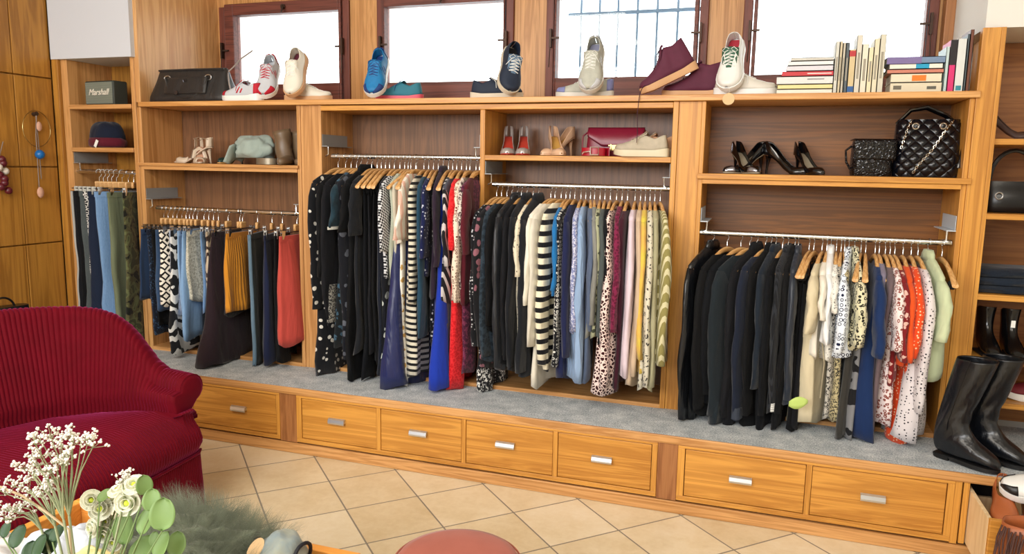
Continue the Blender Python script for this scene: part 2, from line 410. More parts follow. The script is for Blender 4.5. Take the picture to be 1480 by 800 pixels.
# far right unit
u4=unit('far right oak column of open shelves by the boots',.854,1.7)
part('side_panel',MB().box(.8535,.87,-.006,DP+.1,ZB,2.085),honey('Z'),u4,smooth=0,bevel=.001)
part('side_panel',MB().box(1.68,1.70,0,DP+.1,ZB,2.085),honey('Z'),u4,smooth=0)
part('back_panel',MB().box(.87,1.68,DP+.1,DP+.112,ZB,2.085),backp('X'),u4,smooth=0)
SH5=(1.648,1.344,1.007,.737,.55)
for z in SH5: part('shelf',MB().box(.87,1.68,-.002 if z<1.5 else .02,DP+.1,z-.024,z),honey('X'),u4,smooth=0,bevel=.002)
# window ledge
led=thing('window_ledge','long oak ledge running under all four windows','ledge',(-1.35,.35,ZU))
part('ledge_board',MB().box(-3.502,.80,-.022,.668,ZU+.001,ZS),wood('ledge oak','#E0AC6C','#B87C3C',axis='X'),led,smooth=0,bevel=.003)
# cupboards on the left wall
cup=thing('panelled_cupboard','tall wood panelled cupboard wall left of the shelves','cupboard',(-4.4,-1.2,0))
part('carcass',MB().box(-4.61,-4.175,-3.2,-.002,0,ZC-.01),closetwood('Z'),cup,smooth=0)
ys=[-.022,-.27,-.62,-1.1,-1.6,-2.1,-2.6,-3.1]
zs=[.0,.99,1.45,1.98,2.9]
for i in range(len(ys)-1):
    for j in range(4):
        part('door',MB().box(-4.172,-4.152,ys[i+1]+.003,ys[i]-.003,zs[j]+.004,zs[j+1]-.004),closetwood('Z'),cup,smooth=0,bevel=.003)
# ------------------------------------------------------------------ bench
carpet=G('grey carpet'); v=carpet.obj(); n1=carpet.noise(v,150,3,.85); n2=carpet.noise(v,14,3)
carpet.P(col=carpet.ramp(carpet.M('ADD',carpet.M('MULTIPLY',n1,.8),carpet.M('MULTIPLY',n2,.25)),[(.36,H('#6A727A')),(.52,H('#AEB5BA')),(.68,H('#EDEDEA'))]),rough=.95); carpet.bump(n1,.003,.8)
ben=thing('bench','long low bench platform under the clothes, carpeted top','bench',(-1.2,-.1,0))
part('carpet',MB().box(-4.045,2.6,-B+.012,DP,ZB-.012,ZB),carpet.m,ben,smooth=0)
part('front_edge',MB().box(-4.045,2.6,-B,-B+.0115,.317,ZB+.001),oak('X'),ben,smooth=0,bevel=.003)
part('top_board',MB().box(-4.045,2.6,-B+.012,DP,.317,ZB-.0125),oak('X'),ben,smooth=0)
part('kick_board',MB().box(-4.045,2.6,-B+.004,-B+.024,0.001,.056),oak('X'),ben,smooth=0,bevel=.002)
xb=lambda u,v:onY(u,v,-B).x
hm=plain('satin aluminium','#D5D8DA',.3,.9)
def cabinet(label,x0,x1,edges,m,mx,hv,open_=False):
    c=thing('drawer_cabinet',label,'drawer cabinet',((x0+x1)/2,-B+.2,.06),group=None)
    z0,z1=.066,.3165
    fy=-B+.002
    f=MB(); f.cur=1; f.box(x0,x1,fy,fy+.02,z0,z0+.022); f.box(x0,x1,fy,fy+.02,z1-.012,z1); f.cur=0
    bs=[x0]+[e for e in edges[1:-1]]+[x1]
    for k,e in enumerate(bs):
        if k==0: a,b=x0,edges[0]
        elif k==len(bs)-1: a,b=edges[-1],x1
        else: a,b=e-.011,e+.011
        f.box(a,b,fy,fy+.02,z0+.022,z1-.012)
    part('face_frame',f,None,c,smooth=0,bevel=.0015,mats=[m('Z'),m('X')])
    part('carcass',MB().box(x0+.004,x1-.004,-B+.05,DP-.05,z0+.002,z1-.002),brownoak('X'),c,smooth=0)
    for k in range(len(edges)-1):
        a=edges[k]+(.013 if k else .003); b=edges[k+1]-(.013 if k<len(edges)-2 else .003)
        dr=part('drawer',MB().box(a,b,fy+.004,fy+.022,z0+.025,z1-.015),m('X'),c,smooth=0,bevel=.002)
        hx,hz=mx[k],hv[k]; w=.046
        hb=MB()
        prof=[(0,.010),(-.006,.013),(-.016,.008),(-.020,-.004),(-.017,-.011),(-.014,-.011),(-.016,-.003),(-.012,.004),(-.004,.008),(0,.006)]
        hb.prism(prof,-w,w,lambda p,q,d:(hx+d,fy+.004+p,hz+q*1.25))
        for s in (-1,1): hb.box(hx+s*(w-.003)-.003,hx+s*(w-.003)+.003,fy-.010,fy+.004,hz-.006,hz+.008)
        ho=link('handle',hb,hm,parent=dr,loc=c.location,smooth=30)
        for s in (-1,1):
            link('screw',MB().lathe([(.004,0),(.003,.002)],n=10).xf(Matrix.Translation((hx+s*.032,fy-.011,hz+.006))@Matrix.Rotation(PI/2+.5,4,'X')),plain('dark screw','#2A2A30',.4,.8),parent=ho,loc=c.location) if False else None
    return c
def hp(lst):
    ps=[onY(u,v,-B-.012) for u,v in lst]; return [p.x for p in ps],[p.z for p in ps]
X_,Z_=hp([(60,545),(343,591)])
cabinet('first bench drawer cabinet beside the red sofa',-3.4,-2.332,[-3.38,-2.90,-2.352],honey,[-3.14,X_[1]],[Z_[1],Z_[1]])
X_,Z_=hp([(485,610),(603,627),(729,644),(869,665)])
cabinet('middle bench cabinet with a row of four drawers',-2.229,xb(949,680),[-2.20,xb(546.5,620),xb(669.5,640),xb(802,655),xb(941,680)],honey,X_,Z_)
X_,Z_=hp([(1070,695),(1262,721)])
cabinet('right bench cabinet with two wide drawers below the jackets',xb(978,690),xb(1376,745),[xb(988,690),xb(1167,715),xb(1366,745)],honey,X_,Z_)
for (a,b) in ((-2.3315,-2.2295),(xb(949,680)+.0005,xb(978,690)-.0005),(xb(1376,745)+.0005,.80)):
    link('pilaster',MB().box(a,b,-B+.006,-B+.03,.06,.3165),brownoak('Z') if b<0 else honey('Z'),parent=ben,loc=ben.location,smooth=0,bevel=.001)
# ------------------------------------------------------------------ hangers
hw_m=wood('hanger beech','#E8BE84','#C08A4C',axis='Y'); wire=plain('hanger wire','#E2E6EA',.22,1.0)
blackband=plain('black grip band','#0C0C10',.7)
def hz(y):  # height of the hanger arm below its neck
    y=abs(y); return -lerp(y,[(0,0),(.03,.003),(.06,.012),(.10,.032),(.15,.064),(.20,.100),(.225,.120)])
def mk_hook(dz,bl):
    r=.0155; p=[(0,0,-dz+.002),(0,0,-.034)]
    p+=[(0,.010,-.026)]
    for i in range(11):
        a=-.15*PI+i/10*1.3*PI; p.append((0,r*math.cos(a),r*math.sin(a)-.001))
    p=[(x,y,z) for x,y,z in p]
    return MB().tube(p,.0019,6)
NECK=.062
_hk=mk_hook(NECK,0)
def mk_arms(w=.178):
    rs=[]
    for i in range(25):
        t=-1+2*i/24; y=t*w; z=hz(y)-NECK; hh=.013-.004*abs(t); th=.0065+.0065*abs(t)**1.5
        ny=.5 if abs(t)>.05 else 0; z0=z-hh*.9
        rs.append([(th*math.cos(a),y,z0+hh*math.sin(a)) for a in [2*PI*k/10 for k in range(10)]])
    return MB().rings(rs)
_hook_me=_arm_me=None
def hanger(X,Z,yaw,label,group,pants=False,band=False,wide=False):
    global _hook_me,_arm_me
    t=thing('clip_hanger' if pants else 'wooden_hanger',label,'hanger',(X,RY,Z),(0,0,yaw),group)
    if _hook_me is None:
        q=link('hook',_hk,wire,smooth=60); _hook_me=q.data; bpy.data.objects.remove(q)
        q=link('arms',mk_arms(),hw_m,smooth=60); _arm_me=q.data; bpy.data.objects.remove(q)
    h=bpy.data.objects.new('hook',_hook_me); COL.objects.link(h); h.parent=t
    if not pants:
        a=bpy.data.objects.new('arms',_arm_me); COL.objects.link(a); a.parent=t
        if wide: a.scale.y=1.25
        if band:
            for s in (-1,1):
                m=MB()
                y0=s*.168; y1=s*.188
                m.tube([(0,y0,hz(y0)-NECK-.010),(0,y1,hz(y1)-NECK-.010)],.0155,10)
                link('grip_band',m,blackband,parent=t)
    else:
        link('wood_block',MB().box(-.008,.008,-.026,.026,-.096,-NECK+.004),hw_m,parent=t,smooth=30,bevel=.006)
        link('clip_bar',MB().tube([(0,-.15,-.100),(0,.15,-.100)],.0028,6),plain('dark steel','#5A5A60',.3,1.0),parent=t)
        for s in (-1,1):
            c=MB(); c.box(-.008,-.005,s*.125-.012,s*.125+.012,-.135,-.088); c.box(.005,.008,s*.125-.012,s*.125+.012,-.135,-.088); c.tube([(0,s*.125-.012,-.096),(0,s*.125+.012,-.096)],.006,8)
            link('clip',c,CHROME,parent=t,smooth=30)
    return t
# ------------------------------------------------------------------ garments
def ringpts(y0,y1,th,z,n,ex,fn=None,cx=0):
    out=[]; c=(y0+y1)/2; w=(y1-y0)/2
    for j in range(n):
        a=2*PI*j/n; ca,sa=math.cos(a),math.sin(a)
        yy=c+w*math.copysign(abs(sa)**.85,sa); xx=cx+th/2*math.copysign(abs(ca)**ex,ca)
        p=(xx,yy,z)
        out.append(fn(p,a) if fn else p)
    return out
def garment(X,Z,yaw,o):
    """o: dict of garment options. Local frame: -Y is the front edge seen from the room."""
    t=thing(o['name'],o['label'],o['cat'],(X,RY,Z),(0,0,yaw),o['group'])
    rnd=random.Random(o['seed']); m=o['m']; th=o['th']; hth=o.get('hth',th*1.25); zb=o['zb']-Z; kind=o['kind']
    hw=o.get('hw',.20); hem=o.get('hem',.19); fold=o.get('fold',1.0)
    ph=[rnd.uniform(0,6.28) for _ in range(6)]; fq=[rnd.uniform(26,44),rnd.uniform(50,80),rnd.uniform(5,9)]
    lean=rnd.uniform(-.012,.004)
    def deform(ztop,zbot):
        def fn(p,a):
            x,y,z=p; k=min(1,max(0,(ztop-z)/max(.01,(ztop-zbot))))
            x+= max(th,.034)*.30*fold*k**.6*(math.sin(fq[0]*y+ph[0]+z*2.5)+.5*math.sin(fq[1]*y+ph[1]-z*3))
            y+= .006*k*math.sin(z*23+ph[4])
            x+= lean*k+.006*math.sin(z*fq[2]+ph[2])*k
            y+= .010*math.sin(z*fq[2]*1.3+ph[3])*k
            if k>.999: z+= .010*math.sin(3*a+ph[4])+.006*math.sin(y*30+ph[5])
            return (x,y,z)
        return fn
    N=30; body=MB(); rs=[]
    if kind=='bottom':
        zt=-.118; fn=deform(zt,zb)
        wt=o.get('wt',.165)
        L=zt-zb
        for i in range(15):
            k=i/14; z=zt-L*k
            w=wt+(hem-wt)*k**o.get('fp',1.0); tt=.014+(th-.014)*min(1,k*3)
            s=o.get('shift',0)*k
            rs.append(ringpts(-w+s,w+s,tt+(hth-th)*k**1.5,z,N,.6,fn))
        body.rings(rs,True,True); bo=link('body',body,m,parent=t,smooth=180)
        wb=MB(); wb.rings([ringpts(-wt-.003,wt+.003,.02,zt+.002,20,.6),ringpts(-wt-.003,wt+.003,.022,zt-.03,20,.6)]); link('waistband',wb,o.get('m2') or m,parent=t,smooth=60)
        if 'trim' in o:  # side stripe down the front edge
            tb=MB(); tb.rings([ringpts(-w0-.003,-w0+.012,th*.55,z,10,.8,fn) for w0,z in [(wt+(hem-wt)*i/14,zt-L*i/14) for i in range(15)]]); link('side_stripe',tb,o['trim'],parent=t,smooth=180)
        return t
    nw=o.get('nw',.105); bw=hw-.03 if o.get('sv') else hw-.018
    if kind=='strap':
        zt=hz(hw)-NECK-.03; bw=hw-.04; fn=deform(zt,zb)
        for i in range(16):
            k=i/15; z=zt-(zt-zb)*k; w=bw+(hem-bw)*k
            rs.append(ringpts(-w,w,.016+(th-.016)*min(1,k*4)+(hth-th)*k**1.3,z,N,.6,fn))
        body.rings(rs,False,True); link('body',body,m,parent=t,smooth=180)
        for s in (-1,1):
            y0=s*(.145); y1=s*bw*.85
            st=MB()
            z0=hz(y0)-NECK+.002
            st.tube([(.0,y0,z0+.003),(-.012,y0+s*.002,z0-.01),(-.007,y1,zt-.005)],.003,6); st.tube([(.0,y0,z0+.003),(.012,y0+s*.002,z0-.01),(.007,y1,zt-.005)],.003,6)
            link('strap',st,m,parent=t,smooth=180)
        return t
    zn=hz(nw)-NECK+.004; zs=hz(hw)-NECK+.002
    fn=deform(zs-.05,zb)
    for i in range(5):
        k=i/4; y=nw+(hw-.01-nw)*k; z=hz(y)-NECK+.006
        rs.append(ringpts(-y-.004*k,y+.004*k,.026+.014*k,z+.003+.009*k,N,.6))
    zc=zs-.02; L=zc-zb
    for i in range(14):
        k=i/13; z=zc-L*k
        w=hw-.004+(bw-hw+.004)*min(1,k*5); 
        if k>.2: w=bw+(hem-bw)*((k-.2)/.8)**o.get('fp',1.2)
        rs.append(ringpts(-w,w,.036+(th-.036)*min(1,k*3)+(hth-th)*k**1.3,z,N,.55,fn))
    body.rings(rs,False,True); link('body',body,m,parent=t,smooth=180)
    if o.get('hemm'):
        hb=MB(); hh=o.get('hemh',.12)
        r2=[]
        for i in range(4):
            z=zb+hh*(1-i/3); k=(zc-z)/L; w=bw+(hem-bw)*max(0,((k-.2)/.8))**o.get('fp',1.2)+.004
            r2.append([(x*1.12,y,zz) for x,y,zz in ringpts(-w,w,th+.004,z-(.004 if i==3 else 0),N,.55,fn)])
        hb.rings(r2,False,True); link('hem_panel',hb,o['hemm'],parent=t,smooth=180)
    sv=o.get('sv'); sm=o.get('sm') or m
    if sv:
        zl=sv-Z; short=(zs-zl)<.34
        for s in (-1,1):
            if s>0 and o.get('onesleeve'): continue
            sl=MB(); r2=[]; n=11; sx=rnd.uniform(.004,.012); fl=o.get('cuff',.042 if not short else .062)
            ty=hw-.028
            for i in range(n):
                k=i/(n-1); z=(zs+.012)-((zs+.012)-zl)*k
                ww=lerp(k,[(0,.030),(.12,.056),(.5,.054),(.85,(.052+fl)/2),(1,fl)])
                cy_=-(ty+ .012*math.sin(k*PI)+ (.03*k if short else .004*k))+.010*math.sin(k*5+ph[1])*k
                tt=lerp(k,[(0,.024),(.15,max(.03,min(.048,th*.8))),(1,max(.026,min(.042,th*.75)))])
                cx=sx*min(1,k*4)+.007*math.sin(k*6+ph[2])*k
                def wob(p,a,k=k): 
                    return (p[0]+.0035*math.sin(a*3+k*14+ph[3])*min(1,k*3),p[1]+.004*math.sin(k*17+ph[4])*min(1,k*3),p[2])
                r2.append([(x,s*-y if s>0 else y,zz) for x,y,zz in ringpts(cy_-ww,cy_+ww,tt,z,16,.75,wob,cx)])
            if o.get('cuffdetail'):
                pass
            sl.rings(r2,True,True); link('sleeve',sl,sm,parent=t,smooth=180)
            if o.get('cm'):
                cb=MB(); cb.rings([[(x*1.1,y+(y-cy_*(1 if s<0 else -1))*.06,zz+dz) for x,y,zz in r2[-1]] for dz in (o.get('ch',.03),-.003)]); link('cuff',cb,o['cm'],parent=t,smooth=60)
    if o.get('collar'):
        cb=MB(); r2=[]
        for k,(yy,zz,tt) in enumerate([(nw+.012,zn-.012,.030),(nw+.004,zn+.016,.030),(nw*.75,zn+.034,.024)]):
            r2.append(ringpts(-yy,yy,tt,zz,20,.7))
        cb.rings(r2,False,False); link('collar',cb,o.get('colm') or m,parent=t,smooth=180,solid=.002)
    if o.get('belt'):
        zb2=zc-L*o['belt']; w=bw+.006
        b2=MB(); b2.rings([ringpts(-w,w,th*1.25,zb2+d,24,.6,fn) for d in (.016,-.016)]); link('belt',b2,o.get('beltm') or m,parent=t,smooth=60)
        b3=MB(); b3.tube([fn((th*.7,-w+.03,zb2),0),(th*.9,-w+.02,zb2-.12),(th*.8,-w+.035,zb2-.28)],.008,6,flat=.3); link('belt_tie',b3,o.get('beltm') or m,parent=t)
    return t
K=dict(
 blk=('solid','#0E0F13'),blk2=('solid','#15171C'),char=('solid','#24272C'),navy=('solid','#131B38'),dnavy=('solid','#0D1322'),
)
def fb(*a,**k): return fabric(*a,**k)
BLK=fb('solid','#0A0B0E',sheen=.03); BLK2=fb('solid','#121318',sheen=.03); BLK3=fb('solid','#070A10',sheen=.03); CHAR=fb('solid','#2A2E33'); NAVY=fb('solid','#16204A'); DNAVY=fb('solid','#101828')
LEATH=fabric('solid','#14161A',rough=.28,sheen=0,wr=1.6)
_n=[0]
def hang(rz,list_,group,vm=120,yf=-.19):
    """list_: (u_hook,u_front,v_bottom,th,name,cat,desc,mat,opts)"""
    for (uh,uf,vb,th,name,cat,desc,m,op) in list_:
        _n[0]+=1
        X=onY(uh,rz[1],0).x
        # front edge x at garment height
        vmid=rz[1]+vm
        R=op.get('hw',.20)+.01
        if op.get('kind')=='bottom': R=.17
        Y=-R*.9
        for _ in range(3):
            xf=onY(uf,vmid,Y+RY).x; dx=max(-.62*R,min(.5*R,xf-X)); Y=-math.sqrt(max(.01,R*R-dx*dx))
        yaw=-math.asin(dx/R)*-1
        zb=max(ZB+.008,onY(uf,vb,Y+RY).z)
        o=dict(op); o.update(name=name,cat=cat,label=desc,m=m,th=th,zb=zb,seed=_n[0]*13+1,group=group)
        o.setdefault('kind','top'); o.setdefault('hw',.20+random.uniform(-.012,.014))
        if op.get('svp'): o['sv']=onY(uf,op['svp'],Y+RY).z
        garment(X,rz[0],yaw,o)
        hanger(X,rz[0],yaw,('clip hanger holding the ' if o['kind']=='bottom' else 'pale wooden hanger carrying the ')+desc,
            'hangers of the '+group,pants=o['kind']=='bottom',band=op.get('band',False),wide=op.get('kind')=='strap')
def T(v,**k): k['svp']=v; return k
W='white'
# ---- leftmost trouser rail
g0='trousers on the leftmost rail'
Bt=dict(kind='bottom',hem=.15,wt=.155)
def Bo(**k): d=dict(Bt); d.update(k); return d
hang((1.427,250),[
 (137,84,500,.030,'trousers','trousers','black trousers with a pale side stripe',BLK2,Bo(trim=fb('solid','#A8A8A4'))),
 (143,94,500,.032,'trousers','trousers','plain black trousers beside the striped pair',BLK,Bo()),
 (149,105,500,.030,'trousers','trousers','faded charcoal jeans on the leftmost rail',fb('denim','#3E4446','#565E5E'),Bo()),
 (155,116,430,.026,'trousers','trousers','black and white patterned leggings',fb('cells','#15161A','#D4D2CC',70),Bo(hem=.13)),
 (162,122,510,.040,'trousers','trousers','wide navy trousers on the leftmost rail',fb('solid','#131F35'),Bo(hem=.19)),
 (170,137,515,.036,'jeans','jeans','mid blue jeans between navy and olive trousers',fb('denim','#5D82AE','#7FA0C6'),Bo(hem=.14)),
 (179,156,520,.044,'trousers','trousers','olive green chino trousers',fb('solid','#6C745A'),Bo(hem=.15)),
 (187,180,520,.038,'trousers','trousers','green camouflage trousers at the rail end',fb('camo','#3A4028','#4C4A2E',c3='#5E6440'),Bo(hem=.17)),
],g0,vm=100)
# ---- second rail: trousers and skirts
g1='trousers and skirts on the clip rail'
hang((1.221,304),[
 (231,205,432,.030,'skirt','skirt','navy skirt leftmost on the clip rail',fb('solid','#1F3350'),Bo(hem=.18)),
 (237,213,485,.028,'trousers','trousers','dark patterned navy trousers beside the navy skirt',fb('floral','#141B2C','#3C5878',90),Bo(hem=.13)),
 (244,220,470,.024,'trousers','trousers','narrow black trousers among the denim',BLK,Bo(hem=.13)),
 (250,226,450,.028,'skirt','skirt','indigo denim skirt behind the diamond print',fb('denim','#2C4260','#3A5272'),Bo(hem=.15)),
 (257,231,441,.042,'skirt','skirt','black and white diamond print skirt',fb('diamond','#EDE6D8','#1A1715',17),Bo(hem=.165)),
 (263,246,456,.032,'skirt','skirt','mottled blue and white denim skirt',fb('fade','#DDE2EA','#5E7AA4',34),Bo(hem=.155)),
 (268,247,510,.036,'trousers','trousers','long black and white zebra print trousers',fb('zebra','#16171A','#D8D8D4',60),Bo(hem=.20,wt=.15)),
 (273,258,467,.026,'jeans','jeans','light blue cropped jeans',fb('denim','#7DA0C8','#9CBBDC'),Bo(hem=.13)),
 (279,266,490,.036,'skirt','skirt','long light denim skirt with stitched hem',fb('denim','#6F95C0','#8DB0D6'),Bo(hem=.20,wt=.16)),
 (289,271,437,.040,'skirt','skirt','grey beige tweed skirt over the denim',fb('speckle','#C9C6B6','#A09E8E',90),Bo(hem=.155)),
 (296,292,452,.026,'skirt','skirt','mid blue denim skirt right of the tweed skirt',fb('denim','#5C80AE','#7698C2'),Bo(hem=.14)),
 (303,300,456,.028,'skirt','skirt','brown and cream ethnic print skirt',fb('zebra','#3E2A24','#CDBBA2',90),Bo(hem=.15)),
 (310,312,392,.026,'skirt','skirt','short skirt with white oval shapes on black',fb('floral','#F0ECE2','#16130F',39),Bo(hem=.15)),
 (324,306,543,.045,'trousers','trousers','very wide dark aubergine trousers touching the bench',fb('solid','#23151C',wr=1.6),Bo(hem=.29,wt=.15,fp=1.4,hth=.17)),
 (345,327,450,.050,'skirt','skirt','mustard orange corduroy skirt',fb('rib','#C98526','#C98526',420),Bo(hem=.175,m2=fb('solid','#C07C22'))),
 (341,326,458,.034,'skirt','skirt','black lace skirt peeking below the mustard skirt',fb('lace','#121214','#1F1F22',60),Bo(hem=.17)),
 (367,361,532,.036,'trousers','trousers','dark green grey joggers with pale blue side stripe',fb('solid','#242B2A'),Bo(hem=.15,trim=fb('solid','#5E7688'))),
 (388,383,528,.050,'trousers','trousers','navy trousers left of the coral trousers',fb('solid','#141C3A'),Bo(hem=.16,hth=.07)),
 (403,398,526,.036,'trousers','trousers','black trousers behind the coral trousers',BLK,Bo(hem=.16)),
 (424,403,500,.055,'trousers','trousers','coral red trousers at the rail end',fb('solid','#C04A40'),Bo(hem=.15)),
],g1,vm=110)
# ---- long dress rail
g2='clothes on the long dress rail'
dm=fb('motif','#0C0E14','#D9D6CC',24)
hang((1.541,227),[
 (484,450,546,.040,'dress','dress','long black dress with white diamond motifs',dm,T(447,hem=.17,nw=.12)),
 (495,463,440,.030,'sweater','sweater','black long sleeved top beside the diamond dress',BLK,T(400,nw=.12)),
 (503,470,470,.030,'jacket','jacket','dark jacket with a sequinned grey hem',BLK2,T(465,nw=.11,cm=fb('speckle','#2A2A2A','#8A8880',120),ch=.20)),
 (511,484,500,.026,'blouse','blouse','teal and black blouse with white edging',fb('floral','#12181C','#39566A',33),T(330,nw=.10,cm=fb('solid','#D8D8D0'),ch=.012,sm=fb('fade','#23404E','#0F1A22',14))),
 (517,487,520,.030,'dress','dress','black dress with faded grey flowers',fb('floral','#12141C','#5A5E68',24),dict(nw=.11,hem=.17)),
 (526,497,556,.038,'dress','dress','black short sleeved dress reaching the bench',BLK,T(335,hem=.21,nw=.07,collar=1)),
 (533,508,510,.034,'dress','dress','plain black dress with slightly flared skirt',fb('solid','#15181E'),T(340,hem=.20,nw=.12)),
 (541,519,552,.030,'dress','dress','black strapped evening dress with satin skirt',BLK3,dict(kind='strap',hem=.18)),
 (547,527,510,.028,'dress','dress','charcoal black strapped midi dress',BLK2,dict(kind='strap',hem=.17)),
 (553,535,530,.028,'dress','dress','black strapped dress third of the strapped group',BLK,dict(kind='strap',hem=.17)),
 (559,541,545,.032,'dress','dress','midnight navy strapped long dress',fb('solid','#141A28'),dict(kind='strap',hem=.18)),
 (566,549,550,.034,'dress','dress','long black dress with white tropical flowers',fb('floral','#10131C','#C8CFC8',21),dict(nw=.12,hem=.15)),
 (574,551,400,.034,'blouse','blouse','black and white houndstooth short sleeved top',fb('check','#16171C','#DADCE0',300),T(363,nw=.12)),
 (581,563,400,.030,'blouse','blouse','pale grey green sleeveless blouse',fb('solid','#B4BAA8'),dict(nw=.10)),
 (586,568,520,.026,'dress','dress','cream dress with black side panel',fb('solid','#C9C2AE'),dict(nw=.12,hem=.14)),
 (590,576,560,.030,'dress','dress','long white dress with gold print',fb('floral','#ECE8DC','#C29A58',30),dict(kind='strap',hem=.17)),
 (597,578,350,.040,'blouse','blouse','cream tee shirt with pink stripes',fb('vstripe','#EFE8DA','#E3B7A4',.055),T(345,nw=.10,cuff=.10,hth=.06)),
 (598,566,572,.060,'dress','dress','long ink blue satin dress pooling on the bench',fabric('solid','#1B2454',rough=.35,sheen=.1,wr=2),dict(kind='strap',hem=.27,hw=.19,hth=.13)),
 (609,593,546,.054,'dress','dress','black and cream striped dress',fb('hstripe','#D9D2BE','#131316',.031),T(438,nw=.11,hem=.19,hth=.09)),
 (616,605,487,.022,'blouse','blouse','teal blue long blouse below the stripes',fb('solid','#1F4258'),T(487,nw=.12,cuff=.06)),
 (623,612,400,.034,'blouse','blouse','navy blouse with small polka dots',fb('dots','#151D48','#C4CADC',55),T(372,nw=.13)),
 (630,620,506,.026,'dress','dress','black dress with tiny white dots',fb('dots','#101118','#D0D0D0',45),dict(kind='strap',hem=.15)),
 (637,628,430,.030,'cardigan','cardigan','dark plum fine knit cardigan',fb('solid','#2A1D2E'),T(385,nw=.07,collar=1)),
 (645,634,562,.044,'dress','dress','cobalt blue long dress reaching the bench',fb('solid','#1A37A6',wr=1.6),dict(kind='strap',hem=.23,hth=.10)),
 (651,641,440,.026,'blouse','blouse','black blouse with white diagonal stripes',fb('dstripe','#17171D','#C9C4C4',.035),T(385,nw=.12)),
 (657,641,518,.026,'dress','dress','slate grey dress between cobalt and red',fb('solid','#494B58'),dict(nw=.13,hem=.15)),
 (664,652,575,.052,'dress','dress','bright red long dress with lace texture',fb('lace','#C9141C','#E02A30',90),T(360,nw=.13,hem=.15,hth=.06)),
 (671,664,420,.026,'jacket','jacket','cream tweed jacket with fringed edge',fb('speckle','#E2D6CC','#4A3638',80),T(340,nw=.12)),
 (676,656,437,.050,'blouse','blouse','cream blouse with brown ring print sleeves',fb('rings','#EFDCC8','#6A3A2C',62),T(437,nw=.14,cuff=.055)),
 (685,671,440,.042,'sweater','sweater','burgundy knitted short sleeved sweater',fb('knit','#571522','#571522'),T(366,nw=.12,cuff=.07)),
 (690,666,545,.024,'dress','dress','thin purple burgundy dress beside the red dress',fb('speckle','#4A1A34','#7A3350',60),dict(nw=.14,hem=.14)),
],g2,vm=130)
